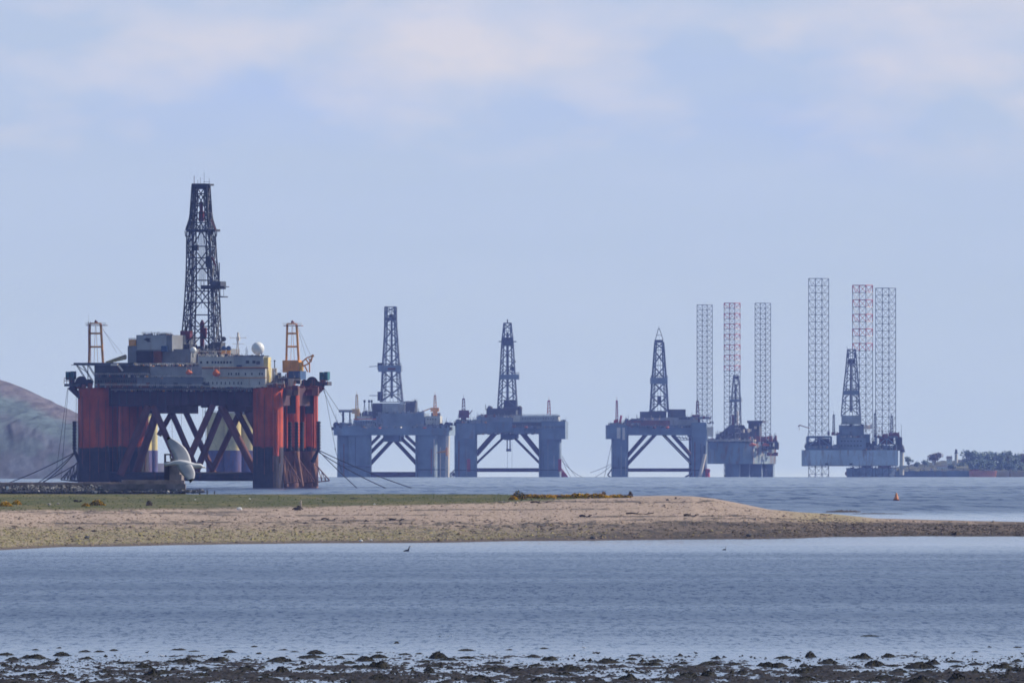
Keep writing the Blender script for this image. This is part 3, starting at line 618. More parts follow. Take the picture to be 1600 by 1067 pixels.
# ---------------------------------------------------------------- offshore rigs
class Rig:
    """local frame: u across, v away from the viewer, z up; positions given as photo px / row plus depth v (in px units)"""
    def __init__(s, name, label, cat, D, cx, ybase, th=0, group=None):
        s.D = D; s.s = D / F; s.cx = cx; s.yb = ybase; s.th = rad(th); s.c = math.cos(s.th); s.sn = math.sin(s.th)
        s.root = empty(name, (X(D, cx), D, Z(D, ybase)), -s.th); tag(s.root, label, cat, group)
    def pt(s, px, y, v=0):
        return ((px - s.cx - v * s.sn) / s.c * s.s, v * s.s, (s.yb - y) * s.s)
    def box(s, mb, p0, p1, y0, y1, v0, v1):
        a = s.pt(p0, y0, v0); b = s.pt(p1, y1, v0); mb.box(a[0], b[0], v0 * s.s, v1 * s.s, a[2], b[2])
    def B(s, name, mat, p0, p1, y0, y1, v0, v1, parent=None):
        mb = MB(); s.box(mb, p0, p1, y0, y1, v0, v1); return mb.build(name, mat, parent or s.root)
    def cyl(s, mb, a, b, r, r1=None, n=10): mb.cyl(s.pt(*a), s.pt(*b), r * s.s, None if r1 is None else r1 * s.s, n)
    def C(s, name, mat, a, b, r, r1=None, n=12, parent=None, smooth=False):
        mb = MB(); s.cyl(mb, a, b, r, r1, n); return mb.build(name, mat, parent or s.root, smooth)
    def rsq(s, px, v, rx, rv, e=.35, n=28):
        c = s.pt(px, 0, v); out = []
        for i in range(n):
            t = 2 * math.pi * (i + .5) / n; cx_, sx_ = math.cos(t), math.sin(t)
            out.append((c[0] + rx * s.s * math.copysign(abs(cx_) ** e, cx_), c[1] + rv * s.s * math.copysign(abs(sx_) ** e, sx_)))
        return out
    def column(s, name, mat, px, v, rx, rv, y0, y1, e=.35, parent=None, flare=1.0):
        mb = MB(); z0 = (s.yb - y1) * s.s; z1 = (s.yb - y0) * s.s
        mb.prism(s.rsq(px, v, rx, rv, e), z0, z1, s.rsq(px, v, rx * flare, rv * flare, e)); o = mb.build(name, mat, parent or s.root)
        return o
    def tower(s, name, mat, levels, v, r, inner=0, parent=None, xb=1, depth=1.0, phi=0, build=True, mb=None, K=False, span=1):
        """levels: (y, px centre, half width px) from bottom up"""
        mb = mb or MB()
        def ring(l, k=1.0):
            y, c, w = l; out = []
            if phi:
                for q in range(4):
                    a = phi + q * math.pi / 2; rr = w / math.cos(phi) * k if phi else w
                    out.append(s.pt2(c + rr * math.cos(a) * 1.0, y, v + rr * math.sin(a)))
            else:
                for du, dv in ((-1, -1), (1, -1), (1, 1), (-1, 1)):
                    p = s.pt(c, y, v); out.append((p[0] + du * w * k * s.s, p[1] + dv * w * k * depth * s.s, p[2]))
            return out
        R = [ring(l) for l in levels]
        for i in range(len(R) - 1):
            a, b = R[i], R[i + 1]
            for k in range(4):
                j = (k + 1) % 4
                mb.cyl(a[k], b[k], r * s.s, n=5)
                mb.cyl(a[k], a[j], r * .6 * s.s, n=4)
                if K:
                    mid = tuple((a[k][t] + a[j][t]) / 2 for t in range(3)); 
                    mb.cyl(b[k], mid, r * .5 * s.s, n=4); mb.cyl(b[j], mid, r * .5 * s.s, n=4)
                elif i % span == 0:
                    b2 = R[min(i + span, len(R) - 1)]
                    mb.cyl(a[k], b2[j], r * .75 * s.s, n=4)
                    if xb: mb.cyl(a[j], b2[k], r * .75 * s.s, n=4)
        t = R[-1]
        for k in range(4): mb.cyl(t[k], t[(k + 1) % 4], r * .8 * s.s, n=4)
        if inner:
            for i in range(len(levels) - 1):
                a, b = levels[i], levels[i + 1]
                for sx in (-1, 1):
                    for sv in (-1, 1):
                        pa = s.pt(a[1], a[0], v); pb = s.pt(b[1], b[0], v)
                        A = (pa[0] + sx * a[2] * inner * s.s, pa[1] + sv * a[2] * s.s, pa[2]); Bq = (pb[0] + sx * b[2] * inner * s.s, pb[1] + sv * b[2] * s.s, pb[2])
                        mb.cyl(A, Bq, r * .8 * s.s, n=4)
                        m_ = 2
                        for q in range(m_):
                            f0, f1 = q / m_, (q + 1) / m_
                            o0 = [R[i][0 if (sx, sv) == (-1, -1) else 1 if (sx, sv) == (1, -1) else 2 if (sx, sv) == (1, 1) else 3][t] * (1 - f0) + R[i + 1][0 if (sx, sv) == (-1, -1) else 1 if (sx, sv) == (1, -1) else 2 if (sx, sv) == (1, 1) else 3][t] * f0 for t in range(3)]
                            i1 = [A[t] * (1 - f1) + Bq[t] * f1 for t in range(3)]
                            mb.cyl(o0, i1, r * .5 * s.s, n=3)
                            mb.cyl(i1, [o0[0], o0[1], i1[2]], r * .5 * s.s, n=3)
        return mb.build(name, mat, parent or s.root) if build else mb
    def pt2(s, px, y, v):   # frame that ignores the rig's own turn (for turned legs)
        return s.pt(px, y, v)
    def clutter(s, name, mat, p0, p1, y, h, v0, v1, n, parent=None, posts=.35, seed=1):
        r = random.Random(seed); mb = MB()
        for _ in range(n):
            v = r.uniform(v0, v1); px = r.uniform(p0, p1); hh = h * r.uniform(.25, 1)
            if r.random() < posts: s.box(mb, px, px + .45, y, y - hh * 1.3, v, v + .45)
            else:
                w = r.uniform(.8, 3.5) * max(1, h / 6); w = min(w, p1 - px + .5); s.box(mb, px, px + w, y, y - hh * .7, v, v + r.uniform(2, 6))
        o = mb.build(name, mat, parent or s.root); o['kind'] = 'stuff'; return o
    def rail(s, name, mat, p0, p1, y, v, h=1.8, step=2.5, parent=None, r=.12):
        mb = MB(); n = max(2, int(abs(p1 - p0) / step))
        for i in range(n + 1):
            px = p0 + (p1 - p0) * i / n; s.cyl(mb, (px, y, v), (px, y - h, v), r, n=3)
        for k in (.5, 1): s.cyl(mb, (p0, y - h * k, v), (p1, y - h * k, v), r, n=3)
        return mb.build(name, mat, parent or s.root)
    def windows(s, p, parent, v, mat='glass', w=2.2, h=3.0, name='window'):
        for (px, y) in p: s.B(name, M[mat], px, px + w, y, y + h, v - .35, v + .3, parent)
    def lifeboat(s, px, y, v, L=10, h=6, mat='orange', parent=None):
        mb = MB(); c = s.pt(px, y, v); q = s.s
        mb.ball(c, L / 2 * q, h * .45 * q, h * .36 * q, 16, 10); mb.ball((c[0] - L * .08 * q, c[1], c[2] + h * .28 * q), L * .26 * q, h * .3 * q, h * .26 * q, 12, 8)
        o = mb.build('lifeboat', M[mat], s.root, True)
        d = MB(); 
        for k in (-.33, .33): s.cyl(d, (px + L * k, y - h * .9, v + h * .9), (px + L * k, y - h * .9, v), h * .05, n=4); s.cyl(d, (px + L * k, y - h * .9, v), (px + L * k, y - h * .3, v), h * .025, n=3); s.cyl(d, (px + L * k, y - h * .9, v + h * .9), (px + L * k, y + h * .6, v + h * .9), h * .05, n=4)
        d.build('davit', M['plat'], o)
        return o

M['storey'] = paint('grey_green_deck_paint', (.12, .13, .125), .7, .35, .4, .2)
# ---- near red rig
r = Rig('drilling_rig', 'large red drilling rig with black derrick, the nearest and biggest rig, on the left', 'drilling rig', 6000, 312, 762, 12.7)
colpos = [(148.5, -128, 24), (171, -20, 15), (205, 128, 24), (421, -128, 23.5), (456, -5, 12.5), (481, 128, 15)]
for i, (px, v, w) in enumerate(colpos):
    c = r.column('column', M['redcol'], px, v, w, w, 606, 705, 1.0)
    b = r.column('column_base', M['navy' if i < 4 else 'fouled'], px, v, w + .5, w + .5, 705, 775, 1.0, c)
    mb = MB(); n = 5
    for k in range(n):      # ladders, pipes and fenders standing off the column
        a = -math.pi / 2 + (k - 2) * .55; q = w + .8
        cc = r.pt(px, 0, v); x0 = cc[0] + math.cos(a) * q * r.s; y0 = cc[1] + math.sin(a) * q * r.s
        mb.cyl((x0, y0, (762 - 612 - random.uniform(0, 20)) * r.s), (x0, y0, (762 - 722 - random.uniform(0, 25)) * r.s), .45 * r.s, n=5)
    mb.build('column_pipes', M['rust'], c)
    if i == 3:
        mb = MB()
        for k in range(1): r.cyl(mb, (434, 640, -152), (434, 712, -152), 4.2, n=14)
        for yy_ in (655, 680, 700): r.cyl(mb, (434, yy_, -152), (434, yy_ + 1.2, -152), 4.7, n=14)
        mb.build('column_sponson', M['red'], c, False)
# chain lockers and recesses on the right-hand side columns
for px, v in ((456, -22), (482, 110)):
    o = r.B('recess_frame', M['dgrey'], px - 6.5, px + 6.5, 617, 646, v - 3, v + 1)
    mb = MB()
    for q in (-7.5, 7.5): r.box(mb, px + q - 1, px + q + 1, 614, 700, v - 5, v - 2)
    mb.build('buoyancy_pipe', M['red'], o)
mb = MB()
for px in (453, 463.5, 472):
    r.box(mb, px - 2.0, px + 2.0, 659, 704, -42, -36)
    for q in range(9): r.box(mb, px - 2.6, px + 2.6, 661 + q * 5, 663 + q * 5, -43, -35)
mb.build('anchor_fairlead', M['chain'], r.root)
for px, v in ((496.5, 100), (118, -140)):
    mb = MB(); r.box(mb, px - 1.8, px + 1.8, 658, 703, v - 3, v + 3)
    for q in range(9): r.box(mb, px - 2.5, px + 2.5, 659 + q * 5, 661.5 + q * 5, v - 4, v + 4)
    r.cyl(mb, (px, 703, v), (px - (px - 312) / 184 * 9, 722, v), 2.2, 4); mb.build('anchor_fairlead', M['chain'], r.root)
# bolsters: slanting anchor racks at the column feet
def bolster(px0, px1, y0, y1, v, mat, n=5):
    mb = MB()
    for vv in (v - 8, v + 8):
        r.cyl(mb, (px0, y0, vv), (px1, y1 - 6, vv), .9, n=5); r.cyl(mb, (px0, y1 - 2, vv), (px1, y1 - 5, vv), .9, n=5)
        for k in range(n):
            f0 = k / n; f1 = (k + 1) / n
            A = (px0 + (px1 - px0) * f0, y0 + (y1 - 6 - y0) * f0, vv); Bq = (px0 + (px1 - px0) * f1, y1 - 2 - 3 * f1, vv); Cq = (px0 + (px1 - px0) * f0, y1 - 2 - 3 * f0, vv)
            r.cyl(mb, A, Bq, .55, n=4); r.cyl(mb, A, Cq, .55, n=4)
    for k in range(n + 1):
        f = k / n; P_ = (px0 + (px1 - px0) * f, y0 + (y1 - 6 - y0) * f)
        r.cyl(mb, (*P_, v - 8), (*P_, v + 8), .5, n=4)
    return mb.build('anchor_bolster', mat, r.root)
bolster(446, 471, 712, 757, -115, M['fouled']); bolster(466, 492, 716, 757, 10, M['fouled']); bolster(484, 514, 716, 756, 120, M['fouled']); bolster(123, 97, 722, 754, -120, M['dgrey']); bolster(127, 108, 728, 754, 0, M['dgrey'])
for p0, p1, ya, yb, v in ((441, 449, 716, 760, -104), (463, 472, 706, 760, -20), (487, 493, 722, 760, 108)):
    mb = MB(); r.cyl(mb, (p0, ya, v), (p1, yb, v), 4.2, 4.0, 10); mb.build('column_foot_brace', M['fouled'], r.root)
# transverse tubes and the W bracing
r.C('lower_brace', M['navy'], (165, 744, -112), (400, 744, -112), 7, n=14)
r.C('lower_brace', M['navy'], (215, 744.5, 108), (470, 744.5, 108), 6.5, n=14)
r.C('lower_brace', M['navy'], (190, 745, 0), (440, 745, 0), 6, n=14)
BR = [(234, 634, 190, 742, -118, 6.2), (249, 632, 212, 740, -20, 6.4), (272, 634, 246, 680, 100, 4.2),
      (241, 634, 288, 742, -118, 5.2), (264, 634, 311, 742, -15, 4.6), (283, 632, 334, 742, 95, 4.6),
      (335, 632, 286, 742, -118, 5.2), (350, 632, 305, 742, -15, 5.2), (378, 634, 327, 742, 95, 4.8),
      (347, 634, 405, 745, -112, 6.0), (383, 634, 416, 700, -10, 6.0), (365, 634, 420, 735, 60, 4.5)]
for a, b, c_, d, v, w in BR: r.C('brace', M['brace'], (a, b, v), (c_, d, v), w, n=14)
r.B('underdeck_box', M['under'], 224, 262, 618, 646, -110, 100); r.B('underdeck_box', M['under'], 346, 386, 618, 644, -110, 100)
# deck hull
hull = r.B('deck_hull', M['under'], 130, 434, 606, 634, -122, 150)
mb = MB(); 
for px in range(176, 396, 12): r.box(mb, px, px + .8, 608, 632, -123.2, -122.2)
mb.build('stiffener', M['dgrey'], hull)
mb = MB()
for px in (318, 322, 326): r.cyl(mb, (px, 634, -60), (px, 690, -60), .35, n=4)
for px in (268, 283, 355): r.cyl(mb, (px, 634, -20), (px + 2, 700, -20), .25, n=4)
r.box(mb, 315, 328, 634, 637, -64, -56); mb.build('hanging_riser', M['chain'], r.root)
# main deck: lower storey left dark, right white accommodation
md = r.B('main_deck_storey', M['storey'], 150, 236, 571, 606, -145, 140)
r.B('deck_storey', M['grey'], 217, 320, 590, 606.5, -149, 120); r.B('deck_storey', M['lgrey'], 232, 318, 573, 591, -140, 120)
for k in range(22): px = 156 + k * 3.6; r.B('window', M['glass'], px, px + 1.8, 594, 598, -145.5, -144.5, md)
acc = r.B('accommodation_block', M['white'], 318, 417, 575, 606.8, -147, -104)
r.windows([(321 + k * 6.6, 597) for k in range(9)] + [(379, 597), (407, 597)], acc, -147, w=1.4, h=4)
r.windows([(359, 583), (363, 583), (370.5, 583), (374.5, 583), (385, 583), (395, 583), (407, 583), (411, 583)], acc, -147, w=1.9, h=3.6)
r.B('door', M['blue'], 372, 379, 571, 574.5, -148, -140, acc)
wh = r.B('bridge_block', M['white'], 312, 368, 558, 575.2, -138, -60)
r.windows([(315, 565), (325, 565), (333, 565), (337.5, 565), (342, 565), (346.5, 565), (351, 565), (356, 565), (361, 565)], wh, -138, w=3, h=3.6)
ub = r.B('upper_block', M['lgrey'], 368, 413.5, 557.5, 575.3, -142, -108)
r.windows([(386.5, 564), (396.5, 564)], ub, -142, w=5, h=4.5); r.windows([(402.5, 565)], ub, -142, 'dgrey', w=6, h=5)
r.B('roof_edge', M['dgrey'], 367, 414.5, 556.3, 557.6, -143, -107, ub)
r.B('cream_end_block', M['cream'], 413.6, 421, 559, 606, -138, -118)
r.rail('railing', M['orangey'], 318, 420, 576, -149, 2.2, 2.5, acc, .22)
r.rail('railing', M['white'], 318, 368, 558, -138, 2, 2.5, wh, .15)
r.B('walkway', M['rust'], 318, 421, 575.2, 576.8, -151, -147, acc)
r.B('walkway', M['orangey'], 345, 420, 590.2, 591.2, -150, -147, acc)
# piping and clutter along the front
for sd_, (p0, p1, y, h, mt, n) in enumerate([(120, 210, 571, 3, 'dgrey', 40), (236, 318, 573, 5, 'orangey', 46), (240, 318, 572, 8, 'dgrey', 50), (150, 236, 606, 12, 'rust', 40), (236, 330, 606, 12, 'dgrey', 34), (415, 446, 606, 10, 'rust', 30), (300, 360, 558, 6, 'white', 26), (340, 372, 557, 9, 'dgrey', 26), (368, 413, 557, 4, 'dgrey', 22), (250, 300, 590, 9, 'orangey', 22), (316, 420, 607, 4, 'rust', 26), (420, 446, 592, 14, 'dgrey', 20)]):
    r.clutter('deck_equipment', M[mt], p0, p1, y, h, -156, -140 if sd_ in (3, 4, 5, 10) else 60, n, seed=sd_)
for k, mt in enumerate(('rust', 'fouled', 'derrickr')):
    r.clutter('column_top_gear', M[mt], 446, 468, 618, 22, -150, -60, 24, seed=70 + k, posts=.25); r.clutter('column_top_gear', M[mt], 462, 496, 618, 22, 60, 150, 26, seed=80 + k, posts=.25)
# helideck
hd = r.B('helideck', M['dgrey'], 118, 212, 567.3, 571, -170, -20)
r.B('helideck_net', M['grey'], 114, 214, 570.2, 571.2, -174, -16, hd)
mb = MB()
for px in (122, 131, 140): r.cyl(mb, (px, 571, -150), (px + 16, 597, -142), .6, n=4); r.cyl(mb, (px, 571, -60), (px + 16, 597, -60), .6, n=4)
r.cyl(mb, (140, 571, -150), (140, 600, -145), .7, n=5); r.cyl(mb, (122, 571, -150), (140, 583, -146), .5, n=4); mb.build('helideck_strut', M['dgrey'], hd)
# winch house with pipe store
pm = r.B('mud_module', M['grey'], 215, 271, 524, 549, -120, 40)
r.B('module_face', M['lgrey'], 216, 262, 525, 547, -121.2, -120.2, pm)
mb = MB(); a = [(226, 531), (231, 528.5), (238, 530), (235, 532), (238.5, 534.5), (233, 535), (230, 532.8)]
bq = len(mb.v); 
for q in (-122.2, -121.4): mb.v += [r.pt(x_, y__, q) for x_, y__ in a]
mb.addf(list(range(bq, bq + 7))); mb.addf(list(range(bq + 13, bq + 6, -1)))
for q in range(7): mb.addf([bq + q, bq + (q + 1) % 7, bq + 7 + (q + 1) % 7, bq + 7 + q])
mb.build('dark_emblem', M['glass'], pm)
r.B('module_lower', M['navy'], 215, 241, 549, 568, -121, 40, pm); r.B('module_lower', M['rust'], 241, 254, 548, 568, -118, 40, pm); r.B('module_lower', M['grey'], 253, 300, 546, 572, -110, 60, pm)
yw = r.B('winch_cabin', M['grey'], 201.5, 215, 541, 568, -118, 30); r.B('winch_cabin_roof', M['orangey'], 203, 214.5, 531, 541, -115, 20, yw)
r.rail('railing', M['lgrey'], 226, 262, 524, -118, 4, 3, pm, .2); r.rail('railing', M['dgrey'], 203, 214, 531, -114, 2, 2, yw, .3)
r.B('blue_container', M['blue'], 254, 263, 541, 550, -126, -110)
# derrick
lv = [(y_, c_, w_ * .845) for y_, c_, w_ in [(546, 315, 32), (528, 315, 30.5), (510, 315.3, 29.3), (492, 315.6, 28), (473, 316, 27), (455, 316, 26), (438, 316, 25), (420, 315.6, 24), (403, 315, 23), (385, 314.6, 22.5), (362, 314, 21.5), (348, 314, 18.5), (333, 314, 16.5), (318, 314, 15.5), (303, 314, 14.5), (288, 314, 13.5)]]
dk_ = r.tower('derrick', M['derrick'], lv, 0, 1.2, .70, span=3)
r.tower('derrick_inner_frame', M['derrick'], [(y, c, w * .86) for y, c, w in lv], 0, .8, .72, parent=dk_, span=50, xb=0)
mb = MB()   # collar platform (racking walkway)
r.box(mb, 291, 336, 358.5, 362, -18, 18)
for sx in (-1, 1): 
    for vv in (-17, 17): r.cyl(mb, (314 + sx * 24, 360, vv), (314 + sx * 15, 332, vv * .6), .8, n=4); r.cyl(mb, (314 + sx * 25, 361, vv), (314 + sx * 24, 370, vv), .6, n=4); r.cyl(mb, (314 + sx * 21, 361, vv), (314 + sx * 17, 345, vv * .6), .6, n=4)
r.rail('railing', M['derrick'], 291, 336, 358, -18, 4, 3.5, dk_, .3); mb.build('collar_platform', M['derrick'], dk_)
mb = MB(); r.box(mb, 300, 328, 287.5, 290.5, -14, 14); r.box(mb, 305, 323, 290, 296, -6, 6)
for px, h in ((303.5, 14), (309, 7), (313, 11), (319, 18), (327, 9)): r.cyl(mb, (px, 288, 0), (px, 288 - h, 0), .3, n=4)
r.cyl(mb, (318, 284.5, -12), (328, 284.5, -12), .25, n=3); mb.build('crown_block', M['derrick'], dk_)
r.C('aerial', M['derrickr'], (303.5, 288, -13), (303.5, 276, -13), .5, n=4, parent=dk_)
mb = MB(); r.box(mb, 310.5, 317.5, 330, 346, -4, 4); r.box(mb, 312, 316, 316, 330, -3, 3); mb.build('travelling_block', M['derrickr'], dk_)
mb = MB(); 
for q in range(9): r.cyl(mb, (311 + q * 1.3, 350, -8 + (q % 3) * 5), (311 + q * 1.3, 440 + (q % 4) * 14, -8 + (q % 3) * 5), .32, n=4)
mb.build('drill_pipes', M['grey'], dk_)
mb = MB(); r.box(mb, 312.5, 318, 503, 548, -3, 3); r.box(mb, 318, 322, 512, 527, -5, 1); r.box(mb, 311, 320, 526, 529, -6, 3); r.box(mb, 314, 317, 500, 503, -2, 2); mb.build('top_drive', M['derrickr'], dk_)
mb = MB(); r.box(mb, 314, 345, 446, 452, -26, 10); r.box(mb, 329, 345, 440, 447, -27, 10); r.box(mb, 343, 351, 447.5, 449, -25, 8); r.box(mb, 343, 349, 463, 465, -25, 8)
for px in (345, 350): r.cyl(mb, (px, 449, -24), (px, 465, -24), .35, n=4)
r.cyl(mb, (343, 411, -22), (343, 470, -22), .9, n=5); r.box(mb, 322, 329, 400, 418, -23, -12); r.box(mb, 301, 309, 383, 392, -20, -10); mb.build('monkey_board', M['derrick'], dk_)
mb = MB(); r.cyl(mb, (331, 402, -20), (338, 416, -20), 1.5, n=5); r.box(mb, 282, 297, 517, 530, -30, -10); r.cyl(mb, (274, 529, -30), (292, 529, -30), .5, n=4); r.cyl(mb, (330, 343, -20), (338, 361, -20), .9, n=4); mb.build('red_winch', M['derrickr'], dk_)
r.rail('railing', M['dgrey'], 294, 306, 443, -26, 5, 3, dk_, .25)
df = r.B('drill_floor', M['grey'], 296, 352, 545, 560, -40, 60)
mb = MB(); r.cyl(mb, (331, 545, -38), (346, 545, -38), .1); r.box(mb, 330, 346, 535, 548, -40, -10); r.box(mb, 283, 296, 538, 556, -42, 0); mb.build('drill_floor_house', M['dgrey'], df)
r.clutter('drill_floor_gear', M['derrick'], 284, 350, 547, 12, -46, 30, 60, parent=df, seed=31)
r.C('wire_reel', M['dgrey'], (350, 530, -34), (350, 530, -30), 4, n=14)
# radomes, mast, tanks
rd = MB(); rd.ball(r.pt(404.5, 545, -90), 10 * r.s, nu=24, nv=16); rdo = rd.build('radome', M['clean'], r.root, True); r.C('radome_stand', M['white'], (406, 558, -90), (405, 553, -90), 2.4, n=10, parent=rdo)
rd = MB(); rd.ball(r.pt(304, 547.5, -110), 5 * r.s, nu=18, nv=12); rdo = rd.build('radome', M['clean'], r.root, True); r.C('radome_stand', M['white'], (304, 559, -110), (304, 551, -110), 1.6, n=8, parent=rdo)
for px in (351.5, 359): tk = MB(); tk.ball(r.pt(px, 545, -100), 4 * r.s, nu=16, nv=10); o = tk.build('blue_tank', M['blue'], r.root, True); r.C('tank_stand', M['orangey'], (px, 556, -100), (px, 548, -100), 3, n=8, parent=o)
mb = MB()
for q in (-1.5, 1.5): r.cyl(mb, (373 + q * 1.3, 557, -95), (373 + q * .4, 533, -95), .8, n=6)
r.box(mb, 371, 375.5, 527, 533, -97, -92); r.box(mb, 372, 374.5, 520, 527, -96, -93)
r.cyl(mb, (361, 528.5, -95), (386, 528.5, -95), .35, n=4); r.cyl(mb, (364, 538, -95), (383, 538, -95), .3, n=4)
for px in (361, 386): r.cyl(mb, (px, 530, -95), (px, 526, -95), .3, n=4)
mb.build('radar_mast', M['plat'], r.root)
r.clutter('roof_aerials', M['dgrey'], 380, 412, 557, 12, -100, -60, 10, posts=1.0, seed=5)
r.C('exhaust_stack', M['plat'], (429, 592, -130), (429, 576, -130), 2.2, n=10); r.C('exhaust_stack', M['plat'], (433.5, 592, -130), (433.5, 576, -130), 1.6, n=10)
for px in (424, 431): mb = MB(); r.cyl(mb, (px, 582, -120), (px, 566, -120), .8, n=6); mb.ball(r.pt(px, 564.5, -120), 1.6 * r.s, nu=8, nv=6); mb.build('vent_mast', M['dgrey'], r.root)
r.lifeboat(341, 584.5, -160, 13, 13, 'orange'); r.lifeboat(298, 583, -158, 11, 9, 'orange')
# cranes
def gantry(px0, px1, ytop, ybot, v, boomdir, mast_mat, boom_mat, box=None):
    mb = MB(); cxx = (px0 + px1) / 2
    for vv in (v - 4, v + 4):
        r.cyl(mb, (px0 + 3, ytop + 4, vv), (px0 + 1.5, ybot, vv), 1.75, n=6); r.cyl(mb, (px1 - 5, ytop + 4, vv), (px1 - 1.5, ybot, vv), 1.9, n=6)
        for k in (.3, .62): 
            yk = ytop + (ybot - ytop) * k; r.cyl(mb, (px0 + 2.5, yk, vv), (px1 - 4, yk, vv), 1.5, n=5)
        r.cyl(mb, (px0 + 3, ytop + 4, vv), (px1 - 5, ytop + 4, vv), 1.3, n=5)
    r.cyl(mb, (cxx - 1, ytop + 8, v), (cxx - 3, ybot, v), .35, n=4); r.cyl(mb, (cxx, ytop + 8, v), (cxx + 3, ybot, v), .35, n=4)
    o = mb.build('crane', mast_mat, r.root)
    mb = MB(); r.box(mb, px0 - 3, px1 + 2, ytop + 6.5, ytop + 7.6, v - 8, v + 8); r.box(mb, cxx - 2.5, cxx + 1.5, ytop + .5, ytop + 4, v - 3, v + 3); mb.ball(r.pt(cxx - .5, ytop, v), 1.5 * r.s, nu=8, nv=6); mb.build('crane_head', M['rust'], o)
    r.rail('crane_railing', M['plat'], px0 - 4, px1 + 3, ytop + 6.5, v - 8, 3.5, 2, o, .2)
    if box: b = r.B('crane_cab', mast_mat, box[0], box[1], box[2], box[3], v - 10, v + 10, o)
    return o
g1 = gantry(138, 163, 501.5, 567, -60, 1, M['orangey'], M['cream'])
mb = MB()
for q in range(6):
    x0 = 166 + q * 5.2; x1 = x0 + 5.2; ya = 566 - q * 1.9
    r.box(mb, x0, x1 + .3, ya - 1.4, ya + 2.2 + q * .5, -69, -63); r.cyl(mb, (x0, ya, -70), (x1, ya - 1.9, -70), .9, n=5); r.cyl(mb, (x0, ya + 1 + q * .9, -70), (x1, ya + 1.5 + q * .6, -70), .9, n=5); r.cyl(mb, (x0, ya, -70), (x1, ya + 1.5 + q * .6, -70), .6, n=4)
    r.cyl(mb, (x0, ya, -62), (x1, ya - 1.9, -62), .9, n=5); r.cyl(mb, (x0, ya + 1 + q * .9, -62), (x1, ya + 1.5 + q * .6, -62), .9, n=5)
mb.ball(r.pt(195.5, 558.5, -66), 2.4 * r.s, 3 * r.s, 3 * r.s, 10, 7); bm = mb.build('crane_boom', M['cream'], g1)
mb = MB(); r.cyl(mb, (160, 512, -60), (183, 551, -66), .22, n=3); r.cyl(mb, (162, 516, -60), (192, 553, -66), .22, n=3); mb.build('crane_wire', M['chain'], g1)
mb = MB()
for k in range(2): r.cyl(mb, (138.5 + k * 3.5, 503, -66), (139 + k * 3.5, 567, -66), .5, n=4)
for k in range(20): r.cyl(mb, (138.5, 506 + k * 3, -66), (142.3, 506 + k * 3, -66), .3, n=3)
mb.build('crane_ladder', M['rust'], g1)
r.C('aerial', M['grey'], (139, 506, -60), (139, 491, -60), .2, n=3, parent=g1)
mb = MB(); r.box(mb, 176, 187, 569, 572, -176, -171); r.cyl(mb, (188, 571, -172), (195, 580, -172), 1.6, n=5); mb.build('folded_gangway', M['plat'], r.root)
g2 = gantry(446, 468.5, 502, 566, 20, 1, M['orangey'], M['yellow'], (441.5, 467, 563, 582))
mb = MB(); r.cyl(mb, (471, 582, 12), (471, 566, 12), 3.6, n=14); r.cyl(mb, (471, 583.5, 12), (471, 581.5, 12), 4.4, n=14); mb.build('crane_drum', M['yellow'], g2, False)
mb = MB()
for vv in (8, 18):
    for p0, y0, p1, y1 in ((472, 566, 480, 559), (480, 559, 489, 556), (474, 572, 483, 568), (483, 568, 488, 558), (478, 561, 483, 568), (476, 570, 481, 581), (484, 567, 484, 582), (489, 556, 486, 566), (472, 566, 474, 572), (483, 560, 486, 566)): r.cyl(mb, (p0, y0, vv), (p1, y1, vv), 1.1, n=5)
r.cyl(mb, (489, 556, 8), (489, 556, 18), 2.2, n=8); mb.build('crane_boom', M['orangey'], g2)
mb = MB(); r.cyl(mb, (466, 512, 20), (486, 556, 14), .22, n=3); r.cyl(mb, (466, 516, 20), (478, 556, 14), .22, n=3); mb.build('crane_wire', M['chain'], g2)
r.C('crane_pedestal', M['rust'], (455, 606, 20), (455, 582, 20), 7, n=14, parent=g2)
# corner platforms with anchor winches
for (pts_, v, b0, b1) in ((((103, 128, 600, 604), (118, 146, 590, 606)), -140, 105, 118), (((482, 511, 596, 602), (478, 498, 588, 606)), 140, 498, 511)):
    o = r.B('corner_platform', M['dgrey'], *pts_[0], v - 14, v + 14)
    mb = MB()
    sg = -1 if b0 < 300 else 1; q = (b0 + b1) / 2
    r.box(mb, b0, b0 + 5.4, 581, 592, v - 8, v + 8); r.box(mb, b0 + 7.6, b1, 580.5, 592, v - 8, v + 8); r.box(mb, b0, b1, 590, 594, v - 6, v + 6); mb.build('control_cabin', M['teal'], o)
    r.B('cabin_support', M['dgrey'], q - 3 - sg * 2, q + 3 - sg * 2, 593, 602, v - 6, v + 6, o)
    r.C('winch_drum', M['navy'], (q - sg * 18, 597, v - 12), (q - sg * 18, 597, v + 12), 9, n=18, parent=o); r.C('winch_drum', M['navy'], (q - sg * 30, 599, v - 12), (q - sg * 30, 599, v + 12), 6.5, n=18, parent=o)
    r.clutter('winch_gear', M['navy'], min(pts_[1][0], q), max(pts_[1][1], q), 604, 13, v - 12, v + 12, 26, parent=o, seed=int(b0)); r.clutter('winch_gear', M['rust'], min(pts_[1][0], q), max(pts_[1][1], q), 608, 13, v - 16, v + 12, 18, parent=o, seed=int(b0) + 1)
    e = 103 if sg < 0 else 511; r.rail('railing', M['rust'], e, e - sg * 12, 600, v - 14, 9 if sg < 0 else 6, 4, o, .5)
    # corbel under the platform
    mb = MB(); r.cyl(mb, (e - sg * 10, 604, v), (e - sg * 27, 624, v), 6, 3, 8); mb.build('platform_bracket', M['under'] if sg < 0 else M['rust'], o)
r.B('blue_workshop', M['blue'], 452, 470, 580, 593, -60, -20); r.B('dark_winch_house', M['navy'], 431, 452, 592, 606, -120, -80); 
